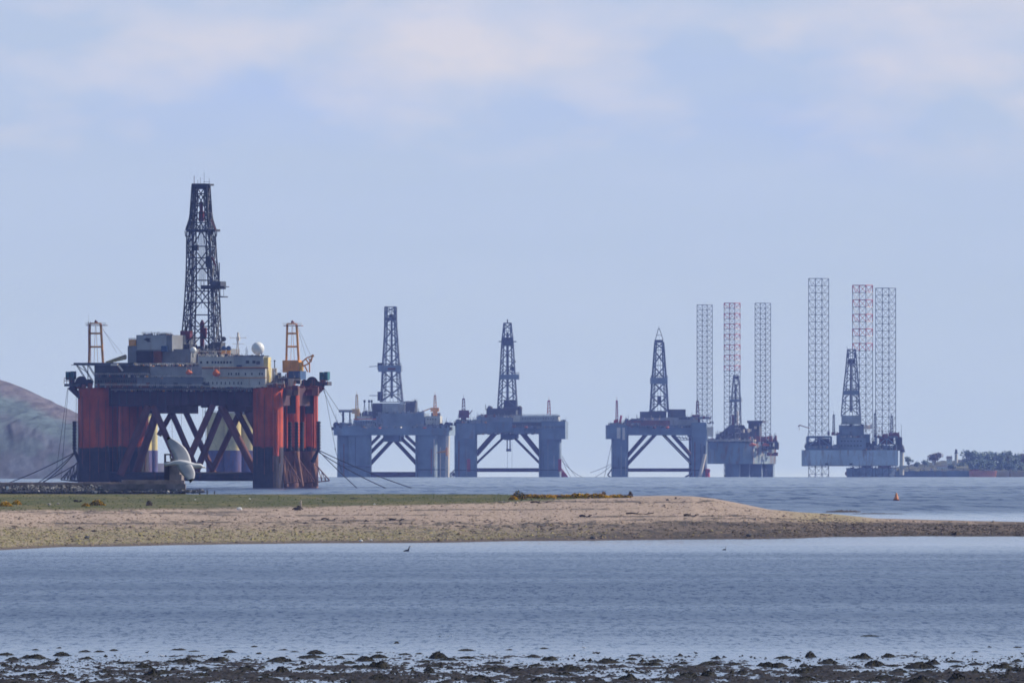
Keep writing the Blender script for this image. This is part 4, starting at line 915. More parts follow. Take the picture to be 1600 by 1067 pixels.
# chains and wires
def sag(a, b, v, s_, mat, rr, name='mooring_chain', n=16, v2=None):
    v2 = v if v2 is None else v2; pts_ = []
    for k in range(n + 1):
        f = k / n; pts_.append(r.pt(a[0] + (b[0] - a[0]) * f, a[1] + (b[1] - a[1]) * f + s_ * 4 * f * (1 - f), v + (v2 - v) * f))
    mb = MB(); mb.tube(pts_, rr * r.s, 5); return mb.build(name, mat, r.root)
for a, b, v, s_, v2 in (((118, 707), (-12, 764), -140, 4, -220), ((118, 708), (46, 766), -140, 3, -230), ((119, 726), (70, 752), -130, 1, -150), ((119, 707), (58, 757), -100, 4, 120),
                    ((497, 703), (646, 763), 100, 3, 20), ((497, 704), (562, 764), 100, 1, -160), ((497, 706), (608, 764), 110, 3, -60)): sag(a, b, v, s_, M['chain'], .75, v2=v2)
for a, b, v in (((108, 606), (89, 745), -140), ((109, 606), (98, 745), -140), ((122, 606), (121, 690), -150), ((493.5, 612), (494, 700), 120), ((502, 604), (530, 668), 140), ((504, 604), (538, 655), 140), ((505, 604), (524, 706), 140), ((522, 700), (536, 745), 150)): sag(a, b, v, 0, M['chain'], .33, 'hanging_wire')

for p0, p1, y, v, sd_, h, n in ((150, 236, 590, -148, 81, 12, 34), (222, 270, 524, -60, 82, 5, 20), (272, 352, 556, -60, 83, 16, 40), (176, 396, 612, -128, 84, 5, 50), (200, 300, 572, -150, 85, 4, 30), (421, 470, 600, -60, 86, 16, 30), (150, 236, 606, -146, 71, 10, 26), (236, 318, 592, -142, 72, 7, 26), (217, 320, 606, -150, 73, 7, 22), (320, 420, 607, -150, 74, 4, 22), (250, 312, 573, -140, 75, 8, 30), (312, 368, 558, -100, 76, 4, 16), (415, 446, 606, -140, 77, 15, 30)):
    for k, mt in enumerate(('dgrey', 'grey', 'plat', 'rust', 'orangey', 'white')): r.clutter('deck_equipment', M[mt], p0, p1, y, h * (1 if k < 2 else .6), v - 8, v + 10, n if k < 2 else n // 3, seed=sd_ * 10 + k)
    r.rail('railing', M['plat'], p0, p1, y - h * .3, v - 9, 2.6, 3, None, .22)
# ---- pale yellow hull standing behind the red rig
r = Rig('concrete_barge', 'pale yellow hull with a violet base seen between the braces of the red rig', 'barge', 8600, 310, 750, 4)
for cx_, lst, yt in ((360, ((340, 0, 17.5), (364, -14, 13), (386, 4, 12)), 646), (231, ((226, 0, 11), (238, 8, 8)), 641)):
    for px, v, w in lst:
        c = r.column('column', M['cream'], px, v, w, w, yt, 703.5, 1.0)
        for k in range(1): r.column('column_base', paint('violet_blue_base', (.10, .09, .20), .8, .3, .5, .2) if 'vb' not in M else M['vb'], px, v, w + .4, w + .4, 703.5, 755, 1.0, c)
    r.B('column_cap', M['grey'], cx_ - (40 if cx_ > 300 else 14), cx_ + (36 if cx_ > 300 else 14), yt - 1.5, yt + 1.5, -8, 12)
r.rail('railing', M['dgrey'], 320, 396, 645, -6, 3, 4, None, .3)
r.B('pontoon', M['cream'], 210, 398, 738, 754, 12, 30)

# ---- a generic far derrick
def derrick(r, lv, v, band=None, crown=None, rr=.75, mat='fard', inner=.62, tb=None):
    o = r.tower('derrick', M[mat], lv, v, rr, inner, xb=1, span=2)
    w = lv[0][2]
    if band: mb = MB(); r.box(mb, band[0], band[1], band[2], band[3], v - w * .9, v + w * .9); mb.build('racking_platform', M['upper'], o); r.rail('railing', M['dgrey'], band[0], band[1], band[2], v - w * .9, 3, 3, o, .3)
    if crown: mb = MB(); r.box(mb, crown[0], crown[1], crown[2], crown[3], v - w * .4, v + w * .4); mb.build('crown_block', M[mat], o)
    c = lv[0][1]
    mb = MB(); r.box(mb, c - 1.6, c + 1.6, lv[0][0] - 6, lv[-1][0] + 14, v - .5, v + .5) if tb is None else r.box(mb, *tb, v - 2, v + 2)
    mb.build('travelling_block', M[mat], o)
    mb = MB()
    for q in (-2.4, 2.4): r.cyl(mb, (c + q, lv[0][0], v), (lv[-1][1] + q * .6, lv[-1][0], v), .3, n=3)
    mb.build('drill_line', M[mat], o)
    return o
def crane(r, px, y0, y1, v, mat, w=2.0, cab=None, boom=None):
    mb = MB()
    for q in (-1, 1):
        for vv in (-1.5, 1.5): r.cyl(mb, (px + q * w, y1, v + vv), (px + q * w * .6, y0 + 3, v + vv), .8, n=4)
    if cab: r.box(mb, px - w * 1.6, px + w * 1.6, cab[3] - .5, cab[3] + 10, v - 3, v + 3)
    n = max(3, int((y1 - y0) / 5))
    for k in range(n): yk = y0 + 3 + (y1 - y0 - 3) * k / n; r.cyl(mb, (px - w * .8, yk, v - 1.5), (px + w * .8, yk, v - 1.5), .5, n=4); r.cyl(mb, (px - w * .8, yk, v - 1.5), (px + w * .8, yk + (y1 - y0) / n, v - 1.5), .4, n=4)
    r.box(mb, px - w * .8, px + w * .8, y0 + 1.5, y0 + 4, v - 2, v + 2); r.cyl(mb, (px, y0 + 2, v), (px, y0 - 4, v), .3, n=4)
    o = mb.build('crane', M[mat], r.root)
    if cab: r.B('crane_cab', M[mat], cab[0], cab[1], cab[2], cab[3], v - 4, v + 4, o)
    if boom: mb = MB(); r.cyl(mb, (boom[0], boom[1], v), (boom[2], boom[3], v), .8, n=5); mb.build('crane_boom', M[mat], o)
    return o

def detail(r, cols, ytop, ybot, v, seed):
    """pipes, ladders and fender frames running down the columns"""
    q = random.Random(seed)
    for p0, p1 in cols:
        for k in range(4):
            px = q.uniform(p0 + 1, p1 - 1); mb = MB(); w = q.choice((.5, .7, 1.2)); y0 = ytop + q.uniform(0, 25); y1 = ybot - q.uniform(0, 20)
            r.box(mb, px, px + w, y0, y1, v - 1.2, v + .5)
            mb.build('column_pipe', M[q.choice(('dgrey', 'rust', 'plat', 'navy', 'lgrey'))], r.root)
        mb = MB(); y = ybot - q.uniform(14, 20); r.box(mb, p0 - .5, p1 + .5, y, y + 1.1, v - 1, v + 1); mb.build('column_band', M['navy'], r.root)
def topsides(r, p0, p1, y, v, seed, h=9, n=26):
    for k, mt in enumerate(('dgrey', 'lgrey', 'plat', 'rust', 'orangey', 'upper', 'white')):
        r.clutter('deck_equipment', M[mt], p0, p1, y, h * (1 if k in (0, 1, 5) else .6), v - 6, v + 20, n if k in (0, 1, 5) else n // 3, seed=seed * 10 + k, posts=.3)
    r.rail('railing', M['grey'], p0, p1, y - h * .15, v - 6, 2.4, 3, None, .22)
    mb = MB(); q = random.Random(seed)
    for k in range(5): px = q.uniform(p0, p1); r.cyl(mb, (px, y, v), (px, y - h * q.uniform(1.2, 2.2), v), .3, n=4)
    mb.build('vent_pipe', M['dgrey'], r.root)
# ---- second rig: slate, six braces
r = Rig('drilling_rig', 'slate grey drilling rig with six slanting braces and a pale stripe on its right leg', 'drilling rig', 12600, 614, 747, 3)
for px, v, w in ((541.5, -60, 14), (563, -70, 18), (563, 60, 17), (667, -70, 17.5), (689, -60, 14), (667, 60, 17)):
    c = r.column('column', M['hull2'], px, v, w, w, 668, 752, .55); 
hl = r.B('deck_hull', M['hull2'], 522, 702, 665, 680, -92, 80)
for q, (a, b, c_, d, w) in enumerate(((594, 680, 579, 695, 2.6), (606, 680, 578, 708, 3.0), (616, 684, 577, 726, 3.2), (634, 680, 652, 697, 2.6), (622, 680, 652, 708, 2.8), (613, 684, 654, 728, 3.2))):
    r.C('brace', M['under'], (a, b, -70 + (q % 3) * 60), (c_, d, -70 + (q % 3) * 60), w, n=10)
r.B('centre_box', M['hull2'], 599, 625, 678, 690, -60, 60)
r.C('lower_brace', M['under'], (575, 741.5, -75), (655, 741.5, -75), 4.6, n=12)
lo = r.B('main_block', M['upper'], 588, 663, 646, 666, -80, 60); r.B('upper_block', M['lgrey'], 598, 633, 630, 647, -60, 40); r.B('upper_block', M['dgrey'], 633, 648, 627, 647, -50, 30); r.B('upper_block', M['dgrey'], 582, 598, 630, 660, -40, 30)
ob = r.B('accommodation_block', M['upper'], 553, 588, 656, 666, -88, 40); r.B('orange_band', M['orange'], 553, 588, 654, 655.6, -89, -86, ob); r.B('roof_house', M['white'], 558, 582, 650, 654, -70, 0, ob)
r.windows([(556 + 4 * k, 659) for k in range(8)], ob, -88, w=1.6, h=1.8)
wb = r.B('white_deckhouse', M['white'], 665, 688, 650, 664, -80, -20); r.windows([(668 + 4 * k, 654) for k in range(4)], wb, -80, w=1.8, h=2)
r.B('dark_tank', M['dgrey'], 674, 687, 645, 652, -60, -30)
for sd_, (p0, p1, y, h, mt, n) in enumerate([(524, 590, 666, 9, 'dgrey', 30), (560, 600, 650, 12, 'dgrey', 20), (598, 662, 646, 7, 'upper', 34), (600, 690, 667, 8, 'dgrey', 34), (590, 700, 680, 6, 'rust', 16), (688, 703, 668, 10, 'dgrey', 10), (630, 652, 630, 6, 'grey', 12)]): r.clutter('deck_equipment', M[mt], p0, p1, y, h, -96, 0, n, seed=200 + sd_)
for px in (570, 577, 581, 649): 
    mb = MB(); r.cyl(mb, (px - 1.5, 648, -60), (px, 627, -60), .6, n=4); r.cyl(mb, (px + 1.5, 648, -60), (px, 627, -60), .6, n=4); r.box(mb, px - 1.5, px + 1.5, 625, 629, -62, -58); mb.build('post_frame', M['dgrey'], r.root)
h2 = r.B('helideck', M['grey'], 530, 551, 641, 644, -70, -20); r.B('helideck_rim', M['plat'], 530, 551, 640, 641.4, -71, -69, h2); mb = MB(); r.box(mb, 535, 538, 644, 666, -55, -50); r.box(mb, 546, 548, 644, 666, -55, -50); mb.build('helideck_leg', M['dgrey'], h2)
for px, sg in ((526, -1), (699, 1)):
    o = r.B('corner_platform', M['dgrey'], px - 7, px + 7, 667, 672, -90, -60); r.C('winch_drum', M['navy'], (px, 664, -92), (px, 664, -62), 4.8, n=14, parent=o); r.C('winch_drum', M['navy'], (px - sg * 9, 665, -92), (px - sg * 9, 665, -62), 4, n=14, parent=o)
crane(r, 558, 615, 642, -60, 'yellow', 2.2, (550, 562, 639, 646)); crane(r, 680, 616, 640, -60, 'orangey', 2.2, (673, 686, 637, 643), (660, 643, 674, 638))
derrick(r, [(628, 612, 17), (616, 612, 16), (604, 612, 15), (592, 611.5, 14.2), (580, 611.3, 13.5), (568, 611, 12.8), (556, 611, 12), (544, 611, 11.2), (532, 611, 10.5), (520, 610.8, 9.8), (508, 610.6, 9.2), (497, 610.5, 9), (488, 610.5, 9), (479.5, 610.5, 8.8)], -10, (591, 627, 571, 581), (602, 619, 496, 501), .85)
mb = MB(); r.box(mb, 606, 618, 575, 578, -27.5, -26.5); mb.build('racking_sign', M['rust'], r.root)
mb = MB(); mb.ball(r.pt(611.5, 494, -10), 4 * r.s, nu=10, nv=6); r.cyl(mb, (577, 573, -20), (593, 572, -20), .5, n=4); r.cyl(mb, (577, 618, -20), (592, 618, -20), .5, n=4); r.box(mb, 590, 597, 567, 578, -24, -8); r.box(mb, 590, 598, 612, 626, -24, -8); mb.build('derrick_arm', M['derrick'], r.root)
mb = MB(); r.box(mb, 625, 634, 628, 632, -64, -60); mb.build('white_cover', M['clean'], r.root)
fl_, NN, LL, BB = mat_nodes('flood_lamp_glow'); BB.inputs['Emission Color'].default_value = (1, .85, .75, 1); BB.inputs['Emission Strength'].default_value = 2.0
mb = MB(); mb.ball(r.pt(627.5, 667.5, -97), .9 * r.s, nu=8, nv=6); mb.build('deck_lamp', fl_, r.root)
mb = MB(); r.cyl(mb, (700, 681, -95), (699, 750, -95), 3.2, n=10); mb.build('lit_column_edge', M['plat'], r.root)  # pale tube painted in for the sunlit edge of the column
mb = MB(); r.cyl(mb, (697, 705, -100), (682, 707, -100), 2.4, .5, 8); r.box(mb, 696.5, 699, 699, 712, -101, -97); mb.build('orange_fender', M['orangey'], r.root)
r.lifeboat(573, 668.5, -97, 5, 3, 'white'); r.lifeboat(594, 669, -97, 5, 3, 'orange'); r.lifeboat(664, 668.5, -97, 6, 3, 'orange')

detail(r, ((528, 581), (650, 702)), 683, 748, -88, 21); topsides(r, 524, 600, 666, -88, 22); topsides(r, 650, 702, 667, -88, 23, 7); topsides(r, 588, 663, 647, -70, 24, 5); topsides(r, 560, 690, 668, -96, 25, 4)
# ---- third rig: rectangular columns, helideck right
r = Rig('drilling_rig', 'blue grey drilling rig with a long pale deckhouse and red foot panels', 'drilling rig', 13000, 797, 746, 2)
for px, v, w, x1 in ((728, -60, 17.5, 1), (728, 60, 15, 1), (859.5, -60, 17.5, 1), (859, 60, 15, 1)):
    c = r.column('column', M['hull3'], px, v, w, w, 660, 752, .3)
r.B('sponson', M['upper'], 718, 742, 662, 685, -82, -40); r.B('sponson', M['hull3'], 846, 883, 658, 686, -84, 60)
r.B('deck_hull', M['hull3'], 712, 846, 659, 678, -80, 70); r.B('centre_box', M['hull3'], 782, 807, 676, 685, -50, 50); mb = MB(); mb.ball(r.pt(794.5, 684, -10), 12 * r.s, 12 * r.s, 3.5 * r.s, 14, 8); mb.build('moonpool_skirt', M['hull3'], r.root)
for q, (a, b, c_, d, w) in enumerate(((774, 676, 744, 710, 4.2), (786, 684, 744, 724, 1.9), (816, 676, 845, 712, 4.2), (804, 684, 845, 725, 2.1))): r.C('brace', M['under'], (a, b, -60 + (q % 2) * 80), (c_, d, -60 + (q % 2) * 80), w, n=10)
r.C('lower_brace', M['under'], (742, 734, -60), (845, 734, -60), 3.0, n=12)
mb = MB(); r.cyl(mb, (792.5, 686, -10), (792.5, 703, -10), 1, n=6); r.cyl(mb, (797, 686, -10), (797, 703, -10), 1, n=6); r.box(mb, 791, 798.5, 701, 705, -12, -8); r.cyl(mb, (793, 705, -10), (793, 732, -10), .25, n=3); r.cyl(mb, (800, 690, 20), (800, 732, 20), .2, n=3); mb.build('hanging_riser', M['navy'], r.root)
r.B('main_block', M['dgrey'], 760, 806, 638, 660, -50, 50); r.B('deck_storey', M['upper'], 745, 800, 651, 660, -76, 30); r.B('deck_storey', M['dgrey'], 800, 860, 660, 668, -82, 20)
dh = r.B('long_deckhouse', M['lgrey'], 801, 872, 649.5, 660, -70, 20); r.B('end_house', M['white'], 802, 812, 649, 659, -72, -60, dh); r.windows([(816 + 4 * k, 653) for k in range(13)], dh, -70, w=1.5, h=1.8); r.rail('railing', M['grey'], 801, 872, 649.5, -68, 2, 3, dh, .25)
for px in (765.5, 812): mb = MB(); r.box(mb, px - 3.2, px + 3.2, 640, 655, -46, -30); mb.ball(r.pt(px, 638, -38), 4.2 * r.s, nu=10, nv=7); mb.build('exhaust_stack', M['dgrey'], r.root)
for sd_, (p0, p1, y, h, mt, n) in enumerate([(712, 760, 660, 7, 'dgrey', 34), (757, 808, 641, 8, 'dgrey', 34), (745, 800, 652, 7, 'rust', 20), (802, 874, 651, 3, 'dgrey', 30), (846, 884, 660, 8, 'grey', 24), (745, 845, 679, 9, 'dgrey', 34), (702, 716, 662, 5, 'dgrey', 12)]): r.clutter('deck_equipment', M[mt], p0, p1, y, h, -84, 0, n, seed=300 + sd_)
for px in (704, 713): r.C('winch_drum', M['navy'], (px, 664, -80), (px, 664, -50), 4.2, n=14)
r.B('corner_platform', M['dgrey'], 700, 720, 666, 676, -78, -50)
crane(r, 724.5, 621, 645, -60, 'derrickr', 2.6, (717, 733, 641, 653), (729, 652, 738, 641)); crane(r, 857.5, 624, 648, -50, 'latred', 2.6)
derrick(r, [(637, 793, 15), (625, 793, 14.4), (613, 793, 13.6), (601, 793, 12.8), (589, 793, 12), (577, 793, 11.3), (565, 793, 10.6), (553, 793, 10), (541, 793, 9.3), (529, 793, 8.4), (517, 793, 7), (505, 793, 5.8)], -10, (781, 811, 585, 593), (785, 802, 527, 540), .8)
mb = MB(); r.cyl(mb, (793, 506, -10), (793, 499, -10), 1.0, n=5); r.box(mb, 779, 784, 533, 534.5, -12, -8); r.box(mb, 802, 807, 533, 534.5, -12, -8); r.box(mb, 797, 804, 573, 579, -18, -10); r.box(mb, 803, 806, 564, 566, -16, -8); r.box(mb, 787, 806, 625, 640, -20, 0); r.cyl(mb, (787.5, 505, -14), (799, 505, -14), .9, n=4); mb.build('derrick_fittings', M['derrick'], r.root)
for p0, p1 in ((729, 735), (872, 877)): r.B('red_foot_panel', M['latred'], p0, p1, 717, 736, -78.6 if p0 < 800 else -79, -77)
mb = MB()
for k in range(5): r.cyl(mb, (877 + k * 1.5, 735 + k, -60), (878 + k * 1.9, 746, -60), 1.1, n=5)
r.cyl(mb, (877, 732, -60), (887, 745, -60), 1, n=5); mb.build('anchor_bolster', M['latred'], r.root)
mb = MB(); 
for k in range(7): a = k / 6 * math.pi; r.cyl(mb, (711 - 8 * math.sin(a) * 1.0, 741 - 6 * math.cos(a), -60), (711, 741, -60), .8, n=4)
for vv in (-64, -56): r.cyl(mb, (711, 733, vv), (703, 741, vv), .8, n=4); r.cyl(mb, (703, 741, vv), (706, 748, vv), .8, n=4)
mb.build('anchor_bolster', M['navy'], r.root)
r.lifeboat(803, 667, -86, 7, 4, 'rust'); r.lifeboat(822, 667.5, -86, 6, 4, 'orange')
def far_sag(pts4):
    for a, b, s_ in pts4:
        mb = MB(); mb.tube([r.pt(a[0] + (b[0] - a[0]) * k / 10, a[1] + (b[1] - a[1]) * k / 10 + s_ * 4 * (k / 10) * (1 - k / 10), -40 - k * 3) for k in range(11)], .35 * r.s, 4); mb.build('mooring_chain', M['chain'], r.root)
r_ = None
far_sag([((878, 712), (903, 747), 3), ((878, 716), (893, 747), 3), ((878, 720), (915, 747), 4)])

detail(r, ((711, 745), (843, 877)), 688, 748, -78, 31); topsides(r, 712, 760, 661, -78, 32); topsides(r, 800, 880, 669, -82, 33, 6); topsides(r, 745, 800, 652, -72, 34, 6); topsides(r, 745, 845, 678, -82, 35, 5)
# ---- fourth rig
r = Rig('drilling_rig', 'blue drilling rig with pointed derrick top and red crane, fourth rig from the left', 'drilling rig', 13600, 1030, 746, -3)
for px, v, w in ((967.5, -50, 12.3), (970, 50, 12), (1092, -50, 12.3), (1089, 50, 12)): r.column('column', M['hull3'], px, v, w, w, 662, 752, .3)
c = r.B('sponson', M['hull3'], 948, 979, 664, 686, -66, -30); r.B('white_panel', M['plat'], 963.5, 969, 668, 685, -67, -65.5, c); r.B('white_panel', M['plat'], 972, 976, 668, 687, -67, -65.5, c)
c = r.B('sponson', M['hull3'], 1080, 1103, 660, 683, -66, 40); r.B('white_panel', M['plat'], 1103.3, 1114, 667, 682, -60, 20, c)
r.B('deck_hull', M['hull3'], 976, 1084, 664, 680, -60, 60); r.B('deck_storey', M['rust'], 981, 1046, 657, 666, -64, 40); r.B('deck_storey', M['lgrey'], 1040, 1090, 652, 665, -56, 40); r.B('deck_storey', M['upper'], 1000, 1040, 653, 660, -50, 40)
r.B('dark_module', M['dgrey'], 1003, 1016, 643, 655, -40, 20); r.B('dark_module', M['dgrey'], 1016, 1041, 642, 654, -30, 20); r.B('dark_module', M['dgrey'], 1046.5, 1071, 639.5, 653, -40, 20)
for q, (a, b, c_, d, w) in enumerate(((1010, 678, 979, 714, 3.2), (1024, 678, 978, 727, 2.9), (1036, 679, 1082, 726, 2.6), (1051, 679, 1084, 716, 3.2))): r.C('brace', M['under'], (a, b, -50 + (q in (0, 3)) * 80), (c_, d, -50 + (q in (0, 3)) * 80), w, n=10)
r.C('pale_pipe', M['plat'], (1037, 681, -54), (1078, 723, -54), .6, n=6); r.C('pale_pipe', M['plat'], (1018, 681, -54), (1004, 698, -54), .5, n=6)
r.C('lower_brace', M['under'], (977, 734, -50), (1082, 734, -50), 2.7, n=12)
crane(r, 963.5, 624, 660, -50, 'latred', 1.8, (959, 966, 656, 662)); mb = MB(); r.cyl(mb, (968, 662, -50), (970.5, 649, -50), 1.8, n=7); mb.build('red_hose_reel', M['latred'], r.root)
crane(r, 1089.5, 625, 654, -40, 'derrickr', 2.6, (1081, 1093, 648, 654))
for sd_, (p0, p1, y, h, mt, n) in enumerate([(950, 1000, 664, 6, 'rust', 26), (974, 1003, 660, 10, 'dgrey', 24), (1000, 1045, 656, 6, 'plat', 16), (1072, 1110, 654, 6, 'rust', 24), (985, 1084, 667, 5, 'dgrey', 30), (1090, 1114, 662, 5, 'dgrey', 16), (1018, 1040, 644, 4, 'dgrey', 16)]): r.clutter('deck_equipment', M[mt], p0, p1, y, h, -68, 0, n, seed=400 + sd_)
derrick(r, [(643, 1030, 14), (631, 1030, 13.3), (619, 1030, 12.6), (607, 1030, 12), (595, 1030, 11.2), (583, 1030, 10.3), (571, 1030, 9.4), (559, 1030, 8.6), (547, 1030, 7.8), (535, 1030, 6.8)], -10, (1017, 1043, 590, 600), (1023, 1036, 531, 535), .85, tb=(1027, 1033, 619, 632))
mb = MB()
for sx in (-1, 1):
    for vv in (-14, -6): r.cyl(mb, (1030 + sx * 6, 531, vv), (1029.5 + sx * .8, 513, -10), .5, n=4)
    r.cyl(mb, (1030 + sx * 4, 524, -12), (1030 - sx * 4, 524, -12), .4, n=4)
r.cyl(mb, (1029.5, 516, -10), (1029.5, 509, -10), .3, n=4); mb.build('derrick_peak', M['derrick'], r.root)
r.lifeboat(1022, 668, -68, 6, 5, 'rust'); r.lifeboat(1042.5, 668, -68, 6, 5, 'orange')
r.C('pale_gangway', M['plat'], (1101, 709, -66), (1092.5, 747, -66), 2.8, n=8)
mb = MB(); r.cyl(mb, (1105, 732, -62), (1105, 746, -62), 3, 4, 8); r.box(mb, 1102, 1109, 733, 737, -66, -58); mb.build('red_mooring_buoy', M['latred'], r.root)
mb = MB(); 
for vv in (-54, -46): r.cyl(mb, (956, 732, vv), (949, 742, vv), 1, n=4); r.cyl(mb, (949, 742, vv), (955, 746, vv), 1, n=4); r.cyl(mb, (1080, 740, vv), (1070, 745, vv), 1.3, n=4)
mb.build('anchor_bolster', M['navy'], r.root)
far_sag([((956, 724), (922, 738), 1), ((956, 726), (925, 747), 2), ((956, 690), (944, 745), 0)])
mb = MB()
for k in range(5): r.cyl(mb, (1056 + k * 5, 681, 20), (1059 + k * 5, 687, 20), .5, n=4)
r.cyl(mb, (1054, 682, 20), (1082, 686, 20), .6, n=4); r.cyl(mb, (1064, 687, 20), (1082, 687, 20), .6, n=4); mb.build('slung_gangway', M['dgrey'], r.root)

detail(r, ((957, 979), (1081, 1103)), 690, 748, -63, 41); topsides(r, 950, 1000, 664, -64, 42, 6); topsides(r, 985, 1084, 668, -66, 43, 6); topsides(r, 1060, 1110, 655, -60, 44, 6)
# ---- jack-up rigs
def leg(r, px0, px1, ytop, ybot, v, kind='lat', bay=8.6, rr=.5, phi=17, redn=0):
    c = (px0 + px1) / 2; w = (px1 - px0) / 2; n = int(round((ybot - ytop) / bay)); ys = [ybot - (ybot - ytop) * i / n for i in range(n + 1)]
    ph = rad(phi)
    o = r.tower('leg', M['lat'], [(y, c, w * math.cos(ph) ** 0 if 0 else w) for y in ys], v, rr, 0, xb=1, phi=ph, K=True) if not redn else None
    if redn:
        # painted bands: red bays alternate with white ones towards the top
        k0 = n - redn; o = r.tower('leg', M['lat'], [(y, c, w) for y in ys[:k0 + 1]], v, rr, 0, phi=ph, K=True)
        mr = MB(); mw = MB()
        for i in range(k0, n): r.tower('', None, [(ys[i], c, w), (ys[i + 1], c, w)], v, rr * 1.3, 0, phi=ph, build=False, mb=(mr if (n - i) % 2 == 1 else mw), K=True)
        mr.build('red_leg_band', M['latred'], o); mw.build('white_leg_band', M['latwhite'], o)
    return o
r = Rig('jackup_rig', 'jackup rig with three equal lattice legs and orange lifeboats, beside the fourth drilling rig', 'jackup rig', 13800, 1152, 745, 8)
leg(r, 1089.5, 1113.5, 476, 690, 30, bay=8.2); leg(r, 1131, 1156, 474, 750, -45, bay=8.2, redn=13); leg(r, 1180, 1204.5, 473.5, 750, 25, bay=8.2)
pts_ = [r.pt(p_, 0, v) for p_, v in ((1098, -20), (1120, -60), (1160, -66), (1176, -58), (1186, -30), (1200, 10), (1213, 30), (1210, 52), (1150, 60), (1098, 52))]
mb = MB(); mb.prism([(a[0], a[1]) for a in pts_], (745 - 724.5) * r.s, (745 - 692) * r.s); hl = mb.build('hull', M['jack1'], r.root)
r.B('hull_ledge', M['plat'], 1106, 1176, 687, 689, -66, 30, hl)
r.B('main_deck_block', M['hull3'], 1108, 1176, 689, 701, -58, 40)
for p0, p1, v in ((1132, 1154, -50), (1156, 1170, -10), (1172, 1190, 10), (1190, 1208, 30)):
    mb = MB(); r.box(mb, p0, p1, 724, 752, v - 8, v + 12); r.box(mb, p0 + 2, p0 + 4, 724, 750, v - 10, v - 8); mb.build('spud_guide', M['hull3'], hl)
mb = MB(); pp = [r.pt(p_, 0, v) for p_, v in ((1112, -40), (1176, -40), (1176, 30), (1112, 30))]; pt_ = [r.pt(p_, 0, v) for p_, v in ((1140, -30), (1162, -30), (1162, 20), (1140, 20))]
mb.prism([(a[0], a[1]) for a in pp], (745 - 690) * r.s, (745 - 664) * r.s, [(a[0], a[1]) for a in pt_]); mb.build('drill_package', M['dgrey'], r.root)
r.B('crane_tower', M['dgrey'], 1169, 1186, 658, 690, -20, 10); r.B('crane_platform', M['dgrey'], 1167, 1191, 657, 661, -26, 20)
for p0, y0 in ((1170, 670), (1178, 666), (1172, 682)): r.B('window', M['plat'], p0, p0 + 4, y0, y0 + 4, -21, -19.5)
for sd_, (p0, p1, y, h, mt, n) in enumerate([(1104, 1215, 692, 9, 'dgrey', 60), (1160, 1212, 690, 14, 'rust', 30), (1120, 1150, 680, 9, 'dgrey', 26), (1150, 1200, 704, 8, 'dgrey', 30), (1118, 1130, 686, 14, 'grey', 8), (1196, 1215, 702, 16, 'dgrey', 22), (1196, 1214, 712, 9, 'rust', 14), (1150, 1172, 676, 10, 'plat', 12)]): r.clutter('deck_equipment', M[mt], p0, p1, y, h, -62, 30, n, seed=500 + sd_)
derrick(r, [(668, 1149, 8.6), (656, 1149, 8.2), (644, 1149, 7.8), (632, 1149.5, 7.2), (620, 1149.8, 6.5), (608, 1150, 5.6), (596, 1150, 4.6), (586, 1150, 3.6)], -10, (1139, 1158, 624, 628), (1146, 1154, 588, 592), .5, 'fard', 0)
r.B('pipe_rack', M['plat'], 1150, 1153, 642, 664, -24, -20); r.B('pipe_rack', M['rust'], 1143, 1147, 648, 664, -24, -20)
r.lifeboat(1175, 695, -72, 12, 6, 'orange'); r.lifeboat(1196, 695, -30, 11, 6, 'orange')
mb = MB(); r.box(mb, 1184, 1187, 690, 696, -60, -56); mb.build('white_capsule', M['clean'], r.root)

topsides(r, 1106, 1176, 690, -60, 51, 8); topsides(r, 1176, 1212, 692, -20, 52, 10)
r = Rig('jackup_rig', 'jackup rig with long flat hull and one red banded leg, rightmost of all', 'jackup rig', 13000, 1328, 745, 1.2)
leg(r, 1263, 1294.5, 435.5, 752, -30, bay=11.3, rr=.56); leg(r, 1333, 1364.5, 445.5, 752, 45, bay=11.3, rr=.56, redn=9); leg(r, 1367.5, 1399, 450.5, 752, -28, bay=11.3, rr=.56)
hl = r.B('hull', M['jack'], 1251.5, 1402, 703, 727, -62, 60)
r.B('hull_keel_strip', M['dgrey'], 1252, 1401, 726.8, 728, -61, 58, hl)
for p0 in (1288, 1326): r.B('hull_vent', M['dgrey'], p0, p0 + 5, 723.5, 726, -63.2, -62.2, hl)
# jack houses as open frames
for p0, p1, v in ((1261, 1298, -30), (1368, 1401, -28)):
    mb = MB()
    for vv in (v - 20, v + 20):
        for px in (p0, (p0 + p1) / 2, p1): r.box(mb, px - 1.3, px + 1.3, 682, 704, vv - 1.5, vv + 1.5)
        r.box(mb, p0, p1, 681, 684, vv - 1.5, vv + 1.5); r.box(mb, p0, p1, 696, 698, vv - 1.5, vv + 1.5)
        r.cyl(mb, (p0, 698, vv), ((p0 + p1) / 2, 684, vv), .9, n=4); r.cyl(mb, ((p0 + p1) / 2, 684, vv), (p1, 698, vv), .9, n=4)
    mb.build('jack_house', M['hull3'], r.root)
r.B('jack_machinery', M['rust'], 1373, 1396, 684, 694, -20, 0); r.B('jack_machinery', M['dgrey'], 1276, 1296, 685, 703, -20, 0)
r.B('deck_block', M['hull3'], 1306, 1358, 678, 704, -50, 40); r.B('deck_block', M['hull3'], 1258, 1310, 696, 704, -55, 40); r.B('deck_block', M['dgrey'], 1262, 1300, 690, 700, -10, 40)
cp = r.B('cantilever_block', M['upper'], 1310, 1349, 664, 682, -44, 30); r.B('light_band', M['lgrey'], 1311, 1348, 664.5, 666, -45, -43.6, cp)
r.B('drill_floor_cladding', M['lgrey'], 1314, 1345, 649, 663, -40, 20)
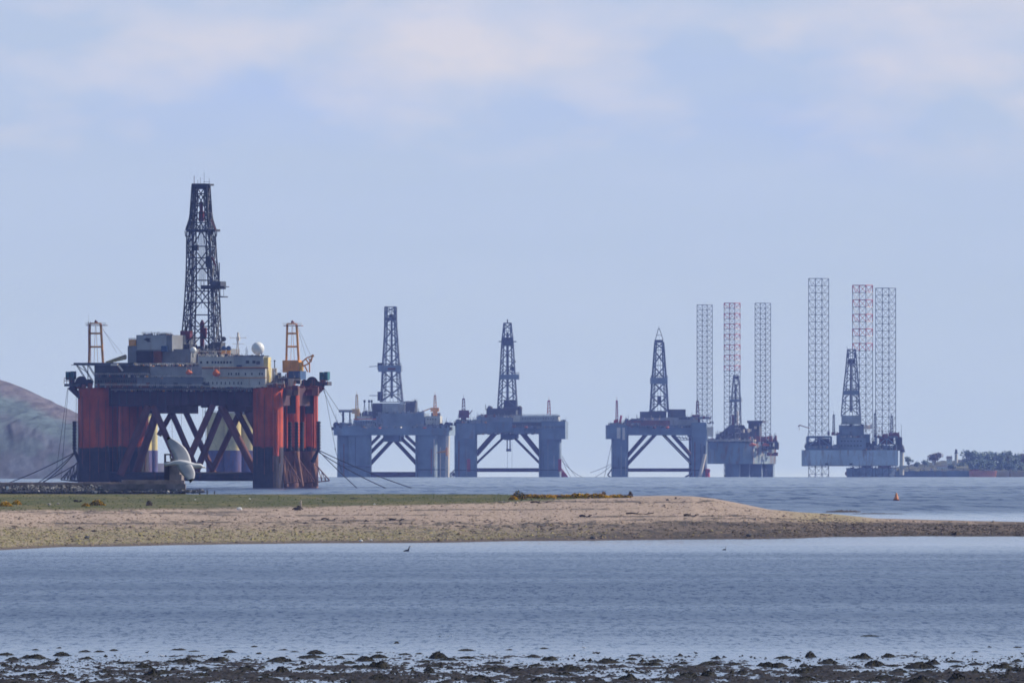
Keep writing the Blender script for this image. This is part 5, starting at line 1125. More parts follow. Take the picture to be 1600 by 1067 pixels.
ac = r.B('accommodation_block', M['upper'], 1309, 1352, 684, 702, -58, -20); r.windows([(1313 + 5 * k, 688) for k in range(7)] + [(1313 + 5 * k, 695) for k in range(7)], ac, -58, w=2, h=2)
derrick(r, [(650, 1329.5, 15), (638, 1329.5, 14.2), (626, 1329.6, 13.3), (614, 1329.8, 12.4), (602, 1330, 11.4), (590, 1330.2, 10.3), (579, 1330.4, 9.2), (568, 1330.5, 8.2), (556, 1330.5, 7.2), (546, 1330.5, 6.2)], -5, (1317, 1341, 610, 617), (1324, 1336, 562, 569), .95)
r.B('sunlit_windwall', M['plat'], 1339, 1343, 609, 620, -12, 6)
mb = MB(); r.cyl(mb, (1325, 556, -8), (1323, 541, -8), .35, n=4); mb.build('aerial', M['grey'], r.root)
for px, y0, y1, w in ((1302, 646, 680, 1.7), (1366.5, 644, 700, 2.2), (1392.5, 648, 684, 2.2)): crane(r, px, y0, y1, -40, 'dgrey', w)
mb = MB(); r.cyl(mb, (1246, 666, -60), (1250, 664, -60), .9, n=5); r.cyl(mb, (1248, 664, -60), (1264, 669, -60), .7, n=5); r.cyl(mb, (1247.5, 666, -60), (1248, 672, -60), .4, n=4); mb.build('crane_boom', M['derrickr'], r.root)
for sd_, (p0, p1, y, h, mt, n) in enumerate([(1258, 1262, 704, 22, 'dgrey', 16), (1256, 1310, 700, 10, 'dgrey', 40), (1292, 1312, 680, 9, 'rust', 16), (1345, 1368, 704, 24, 'dgrey', 34), (1348, 1362, 670, 11, 'plat', 22), (1366, 1404, 684, 14, 'rust', 40), (1400, 1408, 704, 34, 'dgrey', 18), (1366, 1404, 704, 12, 'dgrey', 30), (1310, 1350, 666, 6, 'dgrey', 14)]): r.clutter('deck_equipment', M[mt], p0, p1, y, h, -56, -10, n, seed=600 + sd_, posts=.4)

topsides(r, 1256, 1312, 700, -56, 61, 8); topsides(r, 1350, 1400, 703, -58, 62, 12); topsides(r, 1310, 1350, 683, -50, 63, 6)
# ---------------------------------------------------------------- far shore things
def at(D, px, y=None): 
    x = X(D, px); return (x, D, sea(x, D) if y is None else Z(D, y))
class Loc(Rig): pass
# lighthouse tower beside the right jackup
r = Rig('beacon_tower', 'white round tower with a dark cap at the right end of the jackup hull', 'tower', 14300, 1410, 742, 0)
r.C('tower_shaft', M['white'], (1409, 742, 0), (1409, 705, 0), 3.6, 3.2, n=16); mb = MB(); r.cyl(mb, (1410, 706, 0), (1410, 697, 0), 4.4, 2.6, 14); mb.ball(r.pt(1409.5, 697, 0), 2.6 * r.s, nu=10, nv=6); mb.build('tower_cap', M['dgrey'], r.root, True)
r.B('tower_base', M['white'], 1405, 1416, 727, 731, -5, 5)
r = Rig('lighthouse', 'small pale lighthouse with a dark lantern among the trees on the far shore', 'lighthouse', 15200, 1494, 722, 0)
r.C('tower_shaft', M['white'], (1494, 724, 0), (1494, 708, 0), 2.7, 2.2, n=14); r.C('gallery', M['dgrey'], (1494, 708.2, 0), (1494, 707, 0), 3.0, n=14); r.C('lantern', M['dgrey'], (1494, 707, 0), (1494, 703.5, 0), 1.9, n=10); mb = MB(); mb.ball(r.pt(1494, 703.4, 0), 1.9 * r.s, 1.9 * r.s, 1.9 * r.s, 10, 6); mb.build('dome', M['dgrey'], r.root, True)
M['slate'] = paint('slate_roof', (.10, .10, .12), .7, .2, 0, .2)
def house(px0, px1, ytop, ybot, D, mat, label, roof='slate', chim=True, win=3):
    r = Rig('house', label, 'house', D, (px0 + px1) / 2, ybot, 0); ym = ytop + (ybot - ytop) * .42
    w = r.B('wall', M[mat], px0, px1, ym, ybot + 3, -5, 5)
    mb = MB(); a = [r.pt(px0 - .3, ym, -5.6), r.pt(px1 + .3, ym, -5.6), r.pt(px1 + .3, ym, 5.6), r.pt(px0 - .3, ym, 5.6), r.pt(px0 - .3, ytop, 0), r.pt(px1 + .3, ytop, 0)]
    mb.v += a; 
    for f_ in ([0, 1, 5, 4], [2, 3, 4, 5], [1, 2, 5], [3, 0, 4], [0, 3, 2, 1]): mb.addf(f_)
    ro = mb.build('roof', M[roof], r.root)
    if chim: r.B('chimney', M[mat], px1 - 1.6, px1 - .6, ytop - 1.3, ym - .4, -.6, .6, ro)
    for k in range(win): q = px0 + (px1 - px0) * (k + .5) / win; r.B('window', M['glass'], q - .35, q + .35, ym + (ybot - ym) * .3, ym + (ybot - ym) * .65, -5.3, -4.8)
    return r
house(1479, 1487.5, 712.5, 722, 15150, 'clean', 'white house with a slate roof just left of the small lighthouse')
house(1463.5, 1479.5, 726.5, 733, 14720, 'clean', 'long low white cottage row near the water on the far shore', win=6)
house(1456.5, 1462.5, 718.5, 724, 15000, 'white', 'small pale house below the round topped purple tree')
house(1526, 1534, 729.5, 735.5, 14700, 'clean', 'white house above the pinkish red moored hull')
house(1580, 1587, 727, 733, 14720, 'lgrey', 'grey house under the tall trees near the right edge', win=2)
house(1593, 1598, 728.5, 734, 14700, 'clean', 'small white house at the far right edge of the shore', win=2)
house(1497, 1509, 718, 725, 15100, 'white', 'pale house with a long slate roof just right of the small lighthouse', win=4)
house(1441, 1446, 731, 736, 14700, 'cream', 'tiny cream coloured hut on the low left part of the far shore', win=2)
house(1453, 1459, 731.5, 736, 14700, 'clean', 'tiny white hut on the low left part of the far shore', win=2)
# moored hulls
def ship(px0, px1, ytop, ywater, D, mat, label, cabin=None, cat='boat', bulb=False, name='moored_boat'):
    r = Rig(name, label, cat, D, (px0 + px1) / 2, ywater, 0); mb = MB(); n = 14; L_ = px1 - px0; W_ = L_ * .11
    up = []; lo = []
    for k in range(n + 1):
        t = k / n; w = W_ * min(1, (1 - t) * 3.2) ** .7 * min(1, .6 + t * 4); up.append((px0 + L_ * t, w)); lo.append((px0 + L_ * (.02 + .94 * t), w * .75))
    pu = [r.pt(a, 0, -b) for a, b in up] + [r.pt(a, 0, b) for a, b in up[::-1]]; pl = [r.pt(a, 0, -b) for a, b in lo] + [r.pt(a, 0, b) for a, b in lo[::-1]]
    mb.prism([(a[0], a[1]) for a in pl], -2 * r.s, (ywater - ytop) * r.s, [(a[0], a[1]) for a in pu]); mb.build('hull', M[mat], r.root)
    if bulb: mb = MB(); mb.ball(r.pt(px0 + 7, ywater - 5, 0), 9 * r.s, 6 * r.s, 5.5 * r.s, 16, 10); mb.build('bulbous_bow', M['fouled'], r.root, True)
    for c in cabin or (): r.B('deckhouse', M[c[4]], c[0], c[1], c[2], c[3], -W_ * .6, W_ * .6)
    r.clutter('deck_gear', M['dgrey'], px0 + 3, px1 - 3, ytop, 3, -W_ * .5, W_ * .5, int(L_ / 3), seed=int(px0))
    return r
ship(1514, 1558, 735.2, 744.6, 14300, 'fouled', 'pinkish red moored hull in front of the dark trees on the right', [(1516, 1530, 733.4, 735.4, 'rust')])
M['pinkhull'] = paint('faded_red_hull', (.75, .30, .22), .7, .2, .2, .2)
bpy.data.objects['hull.002' if 'hull.002' in bpy.data.objects else 'hull'].data.materials[0] = M['pinkhull']
ship(1322, 1400, 731, 744.6, 14200, 'hull2', 'dark laid up ship hull with a rounded reddish bow behind the right jackup legs', [(1346, 1362, 726, 731.5, 'dgrey'), (1372, 1392, 727.5, 731.5, 'fouled')], 'ship', True, 'laid_up_ship')
r = Rig('stone_pier', 'long dark stone pier along the foot of the far shore', 'pier', 14350, 1450, 745, 0)
mb = MB()
for k in range(40): px = 1398 + k * 3.0; r.box(mb, px, px + 3.02, 735.5 + random.uniform(-.8, .8), 748, -4 + random.uniform(-.4, .4), 4)
mb.build('pier_wall', M['hull3'], r.root)
for k in range(7): r.C('pier_post', M['fouled'], (1404 + k * 17, 737, -3), (1404 + k * 17, 732, -3), .5, n=5)
# trees
M['leafy'] = simple('hazy_leaf', (.22, .285, .27), .9, .5, .08); M['leafp'] = simple('budding_leaf', (.24, .19, .18), .9, .4, .08); M['bark'] = simple('bark', (.10, .08, .06), .9, .3, .2)
def tree(px, ytop, ybase, w, D, seed, mat, label, group='trees on the far shore'):
    rr_ = random.Random(seed); r = Rig('tree', label, 'tree', D, px, ybase, 0); tag(r.root, None, None, group); h = ybase - ytop
    mb = MB(); r.cyl(mb, (px, ybase + 3, 0), (px + rr_.uniform(-1, 1), ytop + h * .45, 0), w * .045, w * .02, 7)
    cl = []
    for k in range(9):
        a = rr_.uniform(0, 6.28); q = rr_.uniform(.3, 1) * w * .42; c = (px + math.cos(a) * q, ytop + h * rr_.uniform(.14, .62), math.sin(a) * q); cl.append((c, rr_.uniform(.16, .28) * w))
        r.cyl(mb, (px, ytop + h * .6, 0), c, w * .022, w * .006, 5)
    cl.append(((px, ytop + h * .2, 0), w * .24)); mb.build('trunk', M['bark'], r.root)
    mb = MB()
    for c, R_ in cl:
        cc = Vector(r.pt(*c)); R2 = R_ * r.s
        for _ in range(85):
            d = Vector((rr_.gauss(0, 1), rr_.gauss(0, 1), rr_.gauss(0, .75))); d.normalize(); p_ = cc + d * R2 * rr_.uniform(.55, 1.12); s_ = w * r.s * rr_.uniform(.022, .05)
            n1 = Vector((rr_.gauss(0, 1), rr_.gauss(0, 1), rr_.gauss(0, 1))).normalized(); n2 = n1.orthogonal().normalized(); n3 = n1.cross(n2)
            mb.quad(p_ - n2 * s_ - n3 * s_, p_ + n2 * s_ - n3 * s_, p_ + n2 * s_ + n3 * s_, p_ - n2 * s_ + n3 * s_)
    mb.build('crown', mat, r.root)
TR = [(1461, 709, 723, 21, 'leafp', 'rounded purplish tree standing alone left of the small lighthouse'), (1420, 713, 730, 13, 'leafy', 'narrow green tree just right of the white round tower'),
      (1434, 722, 732, 11, 'leafy', 'low bush like tree on the flat part of the far shore'), (1445, 720, 730, 13, 'leafy', 'low spreading tree left of the rounded purplish tree'), (1514, 703, 735, 24, 'leafy', 'leftmost tall tree right of the small lighthouse'),
      (1526, 707, 737, 24, 'leafy', 'tree behind the white house above the pinkish hull'), (1538, 705, 738, 25, 'leafy', None), (1551, 706, 738, 24, 'leafy', None), (1563, 708, 739, 22, 'leafy', None), (1574, 704, 738, 25, 'leafy', None), (1587, 708, 739, 22, 'leafy', None), (1599, 706, 738, 22, 'leafp', None), (1612, 698, 738, 30, 'leafy', None),
      (1532, 718, 741, 20, 'leafy', None), (1546, 720, 741, 20, 'leafy', None), (1560, 719, 741, 22, 'leafy', None), (1578, 720, 741, 20, 'leafy', None), (1592, 721, 741, 20, 'leafy', None), (1520, 721, 740, 18, 'leafy', None), (1502, 723, 737, 15, 'leafy', 'small tree in front of the slate roofed house by the lighthouse'), (1487, 726, 739, 14, 'leafy', 'small tree right of the long low white cottage row')]
TL = ['tall green tree directly above the pinkish moored hull', 'tall tree above the right end of the pinkish moored hull', 'dip topped tree between two higher crowns right of the pinkish hull', 'highest rounded tree above the grey house near the right edge', 'tall tree between the grey house and the small white house', 'browner tree crown at the right edge above the small white house', 'high spreading tree cut by the right edge of the picture',
      'lower front tree behind the left end of the pinkish hull', 'lower front tree behind the middle of the pinkish hull', 'lower front tree just right of the pinkish hull', 'lower front tree left of the grey house', 'lower front tree standing right of the grey house', 'lower front tree at the left foot of the tall tree belt']
for k, (px, yt, yb_, w, mt, lb) in enumerate(TR): tree(px, yt, yb_, w, 14750 + (k % 4) * 60 - (yb_ > 739) * 130, 900 + k, M[mt], lb or TL.pop(0))

# ---------------------------------------------------------------- old breakwater and posts
M['conc'] = simple('old_concrete', (.23, .19, .175), .9, .45, .5); M['conc2'] = simple('concrete_top', (.33, .255, .225), .9, .4, .6); M['rockd'] = simple('dark_rock', (.10, .10, .105), .9, .5, .5); M['rockl'] = simple('pale_rock', (.52, .48, .44), .9, .4, .7)
r = Rig('breakwater', 'long rubble breakwater ending in concrete slabs below the red rig', 'breakwater', 3150, 120, 771, 0)
br = random.Random(4)
def blockrow(name, mat, p0, p1, ya, yb_, v0, v1, n, mats=None):
    mb = MB()
    for k in range(n):
        q0 = p0 + (p1 - p0) * k / n; q1 = p0 + (p1 - p0) * (k + 1) / n + .05; j = br.uniform(-.35, .35); dv = br.uniform(-.6, .6)
        r.box(mb, q0, q1, ya + j, yb_, v0 + dv, v1)
    return mb.build(name, mat, r.root)
blockrow('grass_topped_bank', M['conc2'], -500, 190, 753.5, 772, 10, 70, 300)
blockrow('upper_slab', M['conc2'], 190, 288, 749.8, 757, 0, 30, 14); blockrow('lower_slab', M['conc'], 160, 290, 756, 772, -6, 34, 22)
mb = MB(); mb.cur = 0
for k in range(3400):
    px = br.uniform(-90, 318) if k < 2600 else br.uniform(-500, -90); t = br.random(); 
    if px > 205: t = t * .5 + .5
    if px > 290: t = .72 + .28 * br.random()
    ytop = 758 + 11 * t; sz = br.uniform(.5, 2.4) * (.7 + .5 * t)
    if px > 205 and ytop < 764.5: continue
    mb.cur = 1 if br.random() < (.30 if t < .55 else .06) else 0
    c = r.pt(px, ytop, 8 - 20 * t); s_ = sz * r.s; b = len(mb.v); mb.ball(c, s_ * br.uniform(.8, 1.5), s_, s_ * br.uniform(.5, .9), 6, 4, .22)
ro = mb.build('rubble', [M['rockd'], M['rockl']], r.root); ro['kind'] = 'stuff'
r.B('pale_marker_stone', M['clean'], 10, 14, 759.5, 765, -6, -2)
r = Rig('concrete_pier_stump', 'tall weathered concrete stump with a dark steel frame behind the gull', 'pier stump', 3160, 266, 752, 8)
mb = MB(); 
for k, (p0, p1, y0, y1) in enumerate(((265, 281, 722, 753), (266, 280, 715, 723), (264, 284, 741, 753))): r.box(mb, p0, p1, y0, y1, -8 - k * .7, 12 + k)
mb.build('concrete_block', M['conc'], r.root)
mb = MB(); r.box(mb, 256.5, 265, 721, 753, -10, 10); r.box(mb, 256.5, 259, 709, 722, -10, -6); r.box(mb, 256.5, 267, 708.7, 711, -10.5, -5.5); r.box(mb, 256.5, 259, 709, 722, 6, 10); r.box(mb, 265.2, 267, 709, 716, -10, -6); mb.build('steel_frame', M['navy'], r.root)
for k, (px, y, w, h, lb) in enumerate(((312, 768.5, 3.2, 5, 'short dark post standing just off the end of the breakwater'), (323.5, 769.5, 2.4, 3.4, 'middle one of the short stumps in the water right of the breakwater'), (335, 770.2, 2.0, 2.8, 'smallest and farthest right of the short stumps beyond the breakwater'))):
    D = 3300; s = D / F; mb = MB(); mb.cyl((0, 0, -1), (.05, 0, h * s), w * s / 2, w * s * .42, 9); mb.cyl((0, 0, h * s * .8), (.08, 0, h * s * 1.02), w * s * .56, w * s * .5, 9)
    o = mb.build('timber_post', M['rockd']); o.location = (X(D, px), D, Z(D, y)); tag(o, lb, 'post')

# ---------------------------------------------------------------- gorse and other things on the spit
M['gorse_y'] = simple('gorse_flower', (.60, .36, .02), .8, .3, 1.2); M['gorse_g'] = simple('gorse_leaf', (.05, .06, .02), .9, .4, 1.2); M['twig'] = simple('dead_twig', (.16, .115, .085), .9, .3, 1)
def bush(px, y, w, h, yf, label, group=None, dead=False):
    g = on_spit(px, y); s = g.y / F; rr_ = random.Random(int(px * 7)); o = empty('gorse_bush' if not dead else 'dead_shrub', g); tag(o, label, 'bush', group)
    mb = MB(); 
    for k in range(7): a = rr_.uniform(0, 6.28); mb.cyl((0, 0, -.1), (math.cos(a) * w * s * .35, math.sin(a) * w * s * .3, h * s * rr_.uniform(.4, .8)), w * s * .02, w * s * .008, 4)
    mb.build('stems', M['twig'], o)
    mb = MB()
    for _ in range(520 if not dead else 260):
        a = rr_.uniform(0, 6.28); q = rr_.random() ** .5; x_ = math.cos(a) * q * w * s / 2; y__ = math.sin(a) * q * w * s * .4; zt = h * s * (1 - q ** 2.2) * rr_.uniform(.8, 1.15); z_ = zt * rr_.uniform(.15, 1) if rr_.random() < .5 else zt
        l = rr_.uniform(.035, .09) * (1 if not dead else .8); mb.cur = 0 if (rr_.random() < yf * (.4 + .8 * z_ / max(zt, .01))) else 1
        n1 = Vector((rr_.gauss(0, 1), rr_.gauss(0, 1), rr_.gauss(0, 1))).normalized(); n2 = n1.orthogonal().normalized() * l; n3 = n1.cross(n2); p_ = Vector((x_, y__, z_)); 
        mb.quad(p_ - n2 - n3, p_ + n2 - n3, p_ + n2 + n3, p_ - n2 + n3)
    mb.build('foliage', [M['gorse_y'], M['gorse_g'] if not dead else M['twig']], o)
bush(8, 791, 24, 7, .85, 'yellow gorse bush at the far left edge of the grass'); bush(26, 788.5, 16, 6, .9, 'rounded yellow gorse bush second from the left edge')
bush(152, 789.5, 26, 8, .55, 'lone yellow and brown gorse mound in the middle of the left grass'); bush(134, 791, 14, 4, .8, 'low yellow gorse patch beside the lone gorse mound')
bush(810, 780, 26, 12, .25, 'tallest brown gorse clump at the left end of the gorse row', None); bush(802, 781, 16, 6, .8, 'yellow gorse at the foot of the tall brown clump')
ORD = 'first second third fourth fifth sixth seventh eighth ninth tenth eleventh twelfth thirteenth fourteenth fifteenth sixteenth'.split()
for k, px in enumerate(range(828, 985, 10)): bush(px + random.uniform(-2, 2), 778 - (px > 950) * .5, random.uniform(17, 26), random.uniform(4.5, 7) * (1 - .3 * (px > 940)), random.uniform(.6, .95), '%s low gorse bush to the right of the tall brown clump, on the crest' % ORD[k], 'gorse row on the crest')
bush(985, 776, 8, 8, .0, 'thin leafless shrub at the right end of the gorse row', None, True); bush(943, 776, 10, 8, .1, 'spiky dark shrub sticking up out of the gorse row', None, True)
bush(233, 790, 10, 9, 0, 'dry tan grass clump standing in the green turf', None, True)
bush(820, 776.5, 16, 5, .0, 'brown brushwood clump behind the tall gorse', None, True)
def obj_at(mb, name, mats, px, y, label, cat, smooth=False, dz=0):
    g = on_spit(px, y); o = mb.build(name, mats, None, smooth); o.location = (g.x, g.y, g.z + dz); tag(o, label, cat); return o
M['bleach'] = simple('bleached_wood', (.42, .37, .32), .85, .25, 2); M['darkwood'] = simple('dark_wood', (.05, .04, .035), .9, .4, 2)
s = .088
mb = MB(); mb.tube([(0, 0, -.1), (.12, 0, .3), (.30, 0, .55)], [.55, .42, .2], 9); mb.tube([(.3, 0, .1), (.42, 0, .7), (.40, 0, 1.25)], [.14, .13, .10], 7); mb.cur = 1; mb.tube([(.42, -.05, .55), (.46, -.05, 1.0), (.42, -.05, 1.35)], [.15, .15, .12], 7); mb.cur = 0
for a in (.2, 1.4, 2.6, 3.4, 4.4): mb.tube([(0, 0, .25), (math.cos(a) * .5, math.sin(a) * .4, .3), (math.cos(a) * .8, math.sin(a) * .6, .1)], [.15, .09, .04], 5)
obj_at(mb, 'driftwood_stump', [M['darkwood'], M['bleach']], 465, 797, 'dark driftwood stump with one pale upright limb on the shore', 'driftwood')
def log(px, y, L, rr, label, mat='darkwood', bend=.12, seed=0):
    q = random.Random(seed); mb = MB(); pts_ = [(L * (k / 8 - .5), q.uniform(-.1, .1), rr * .7 + bend * math.sin(k) + q.uniform(-.02, .02)) for k in range(9)]; mb.tube(pts_, [rr * (1 - .07 * k) for k in range(9)], 7)
    mb.tube([pts_[3], (pts_[3][0] + L * .1, .1, pts_[3][2] + L * .06 + rr)], [rr * .5, rr * .2], 5); mb.tube([pts_[6], (pts_[6][0] + L * .08, -.1, pts_[6][2] + L * .05 + rr)], [rr * .4, rr * .15], 5)
    return obj_at(mb, 'driftwood_log', M[mat], px, y, label, 'driftwood')
log(1000, 803.5, 3.8, .12, 'long thin brown driftwood pole lying right of centre on the sand'); log(845, 786, 2.8, .12, 'dark branching driftwood below the tall gorse clump', seed=2); log(620, 813, 2.0, .13, 'dark log on the sand midway along the spit', seed=3); log(515, 812, 2.2, .10, 'thin dark log at the left end of the mid shore weed line', seed=5)
log(1080, 806, 2.0, .14, 'dark weedy log at the start of the right dark weed band', seed=6); log(915, 807.5, 1.6, .16, 'short thick dark log above the centre weed band', seed=7); log(122, 784.5, 1.2, .18, 'short dark log on the grass left of the lone gorse mound', seed=8); log(788, 785, 1.6, .12, 'pale plank like log near the gorse row', 'bleach', .03, 9); log(1290, 805, 1.8, .08, 'thin dark stick on the tip of the sand', seed=11)
log(553, 779, 1.2, .07, 'thin stick lying on the green turf', 'darkwood', .02, 12); log(498, 779.5, .9, .07, 'small pale stick on the green turf', 'bleach', .02, 13)
def stone(px, y, w, mat, label, cat='stone', h=.6, seed=0):
    random.seed(seed + 50); g = on_spit(px, y); s_ = g.y / F; mb = MB(); mb.ball((0, 0, w * s_ * h * .35), w * s_ / 2, w * s_ * .45, w * s_ * h * .5, 9, 6, .12); o = mb.build('stone' if cat == 'stone' else 'sheep', M[mat]); o.location = g; tag(o, label, cat); return o
for k, (px, y, w, mt, lb) in enumerate(((77, 789.5, 6, 'bleach', 'pale upright stone left of the lone gorse mound'), (91, 788, 5, 'bleach', 'small pale stone just right of the upright stone on the grass'), (374, 797, 9, 'clean', 'white stone at the grass edge below the breakwater end'), (221, 803, 6, 'bleach', 'pale flat stone on the upper shore at left'), (635, 793, 5, 'bleach', 'pale stone where the grass meets the sand at centre left'), (585, 788, 3, 'clean', 'tiny white stone on the grass edge at centre left'),
                                      (807, 786.5, 6, 'bleach', 'pale stone just below the tall brown gorse'), (564, 846, 6, 'clean', 'larger of two white stones at the water edge'), (580, 844.5, 4, 'clean', 'smaller of two white stones at the water edge'), (625, 834, 5, 'rockd', 'dark stone on the olive weed near the swimming cormorant'), (136, 841.5, 9, 'rockd', 'dark boulder low on the left shore'), (1056, 778.5, 4, 'rockd', 'small dark stone on the top of the sand crest'), (1043, 782, 5, 'rockd', 'dark stone beneath the sand crest'), (1170, 838, 9, 'rockd', 'dark rock low on the shore below the flying brown bird'), (926, 842, 9, 'rockd', 'dark rock at the water edge right of centre'), (115, 808, 4, 'rockd', 'small dark stone on the upper left sand'), (437, 809, 4, 'rockd', 'small dark round stone on the sand below the stump'),
                                      (1113, 807, 5, 'rockd', 'dark round stone on the right dark weed line'), (390, 780, 3, 'clean', 'white speck of a stone on the far turf'), (305, 781, 3, 'clean', 'small white stone on the turf right of the dry grass clump'))):
    stone(px, y, w, mt, lb, seed=k)

# ---------------------------------------------------------------- buoy
D = 4290; s = D / F; bz = float(sea(X(D, 1400.5), D))
o = empty('channel_buoy', (X(D, 1400.5), D, bz)); tag(o, 'orange conical channel buoy floating beyond the spit at right', 'buoy')
mb = MB(); mb.cyl((0, 0, -.3), (0, 0, .28), .95, .85, 20); mb.cyl((0, 0, .28), (0, 0, .42), 1.0, .95, 20); mb.build('float', M['rust'], o)
o.scale = (.85, .85, .85)
M['buoy'] = paint('buoy_paint', (.85, .32, .10), .5, .15, .1, 1)
mb = MB(); mb.cyl((0, 0, .42), (0, 0, 1.7), .62, .30, 16); mb.cyl((0, 0, 1.7), (0, 0, 2.2), .30, .10, 12); mb.cyl((0, 0, .9), (0, 0, 1.0), .66, .6, 16); mb.build('tower', M['buoy'], o)
mb = MB(); mb.cyl((0, 0, 2.15), (0, 0, 2.35), .14, .1, 8); mb.build('lantern', M['clean'], o)

# ---------------------------------------------------------------- birds
M['gullwhite'] = simple('gull_white', (.74, .73, .73), .7, .05, 4); M['gullgrey'] = simple('gull_grey_wing', (.46, .46, .49), .7, .08, 6); M['gullblack'] = simple('gull_black_tip', (.03, .03, .035), .7, .2, 6); M['beak'] = simple('yellow_beak', (.6, .38, .05), .5, .1, 6)
def lathe(mb, path, radii, n=14, sq=.85):
    """continuous surface round a bent path"""
    P_ = [Vector(p) for p in path]; rings = []
    for i, p in enumerate(P_):
        d = (P_[min(i + 1, len(P_) - 1)] - P_[max(i - 1, 0)]).normalized(); sd_ = d.cross(Vector((0, 0, 1))).normalized(); up = sd_.cross(d); b = len(mb.v)
        for k in range(n): a = 2 * math.pi * k / n; mb.v.append(tuple(p + sd_ * math.cos(a) * radii[i] + up * math.sin(a) * radii[i] * sq))
        rings.append(b)
    for i in range(len(rings) - 1):
        for k in range(n): j = (k + 1) % n; mb.addf([rings[i] + k, rings[i] + j, rings[i + 1] + j, rings[i + 1] + k])
    mb.addf([rings[0] + k for k in range(n)][::-1]); mb.addf([rings[-1] + k for k in range(n)])
def smooth_wing(st, n=16, notch=.05):
    """resample wing stations on smooth curves, with feather notches along the trailing edge"""
    def cr(P, t):
        k = min(int(t), len(P) - 2); f = t - k; a, b, c, d = (Vector(P[max(k - 1, 0)]), Vector(P[k]), Vector(P[k + 1]), Vector(P[min(k + 2, len(P) - 1)]))
        return .5 * ((2 * b) + (c - a) * f + (2 * a - 5 * b + 4 * c - d) * f * f + (3 * b - a - 3 * c + d) * f ** 3)
    out = []
    for i in range(n + 1):
        t = (len(st) - 1) * i / n; a = cr([q[0] for q in st], t); c = cr([q[1] for q in st], t); c = c + (a - c) * (notch * (i % 2)) * (1 if i > 2 else 0); out.append((tuple(a), tuple(c)))
    return out
def wing(mb, st, th=.012, tipfrom=.8):
    """st: list of (leading edge point, trailing edge point)"""
    rows = []
    for i, (a, c) in enumerate(st):
        a = Vector(a); c = Vector(c); ch = c - a; b = len(mb.v); nn = Vector(st[min(i + 1, len(st) - 1)][0]) - Vector(st[max(i - 1, 0)][0]); up = ch.cross(nn).normalized() * th * (1 - .8 * i / len(st))
        prof = [(0, 0), (.12, 1), (.4, 1.1), (.75, .5), (1, 0), (.75, -.25), (.4, -.4), (.12, -.6)]
        for f, g in prof: mb.v.append(tuple(a + ch * f + up * g))
        rows.append(b)
    for i in range(len(rows) - 1):
        mb.cur = 2 if i / (len(rows) - 1) >= tipfrom else 1
        for k in range(8): j = (k + 1) % 8; mb.addf([rows[i] + k, rows[i] + j, rows[i + 1] + j, rows[i + 1] + k])
    mb.addf([rows[-1] + k for k in range(8)]); mb.cur = 0
def gull():
    D = 235.; s = D / F
    def g(px, y, v=0): return ((px - 288) * s, v * s, (722 - y) * s)
    mb = MB(); mb.cur = 0
    lathe(mb, [g(256, 726), g(264, 725), g(272, 723.5), g(281, 723.5), g(290, 725), g(298, 727), g(304, 728), g(309, 728), g(313, 728), g(316.5, 729), g(318.5, 729.8)], [s * q for q in (3.6, 2.6, 4.0, 5.6, 6.2, 5.6, 4.6, 4.2, 4.0, 2.4, .7)], 18, .95)
    # far wing swept up to the left, near wing pressed down
    wing(mb, smooth_wing([(g(299, 723, 3), g(274, 725, 3)), (g(296, 712, 12), g(271, 715, 12)), (g(290, 701, 22), g(267, 706, 22)), (g(280, 692, 32), g(263, 698, 32)), (g(270, 686, 40), g(261, 691, 40)), (g(262, 682, 46), g(260, 684, 46))]), s * 1.3, .82)
    wing(mb, smooth_wing([(g(299, 725, -4), g(275, 726, -4)), (g(303, 732, -11), g(280, 736, -11)), (g(305, 739, -18), g(286, 743, -18)), (g(304.5, 745, -26), g(292, 748, -26)), (g(302.5, 750, -33), g(296.5, 752, -33)), (g(298, 754, -38), g(296.5, 754.5, -38))]), s * 1.3, .66)
    mb.cur = 3; mb.cyl(g(317.5, 729.6), g(322, 731), s * 1.1, s * .3, 7)
    mb.cur = 2; 
    for v in (-3.0, 3.0): mb.ball(g(314.2, 727.2, v), s * .65, nu=7, nv=5)
    o = mb.build('gull', [M['gullwhite'], M['gullgrey'], M['gullblack'], M['beak']], None, True); o.location = (X(D, 288), D, Z(D, 722)); tag(o, 'big pale gull flying close in front of the red rig, wings swept up and down', 'gull')
gull()
M['birddark'] = simple('dark_plumage', (.03, .028, .03), .8, .3, 8); M['birdbrown'] = simple('brown_plumage', (.09, .065, .045), .8, .3, 8)
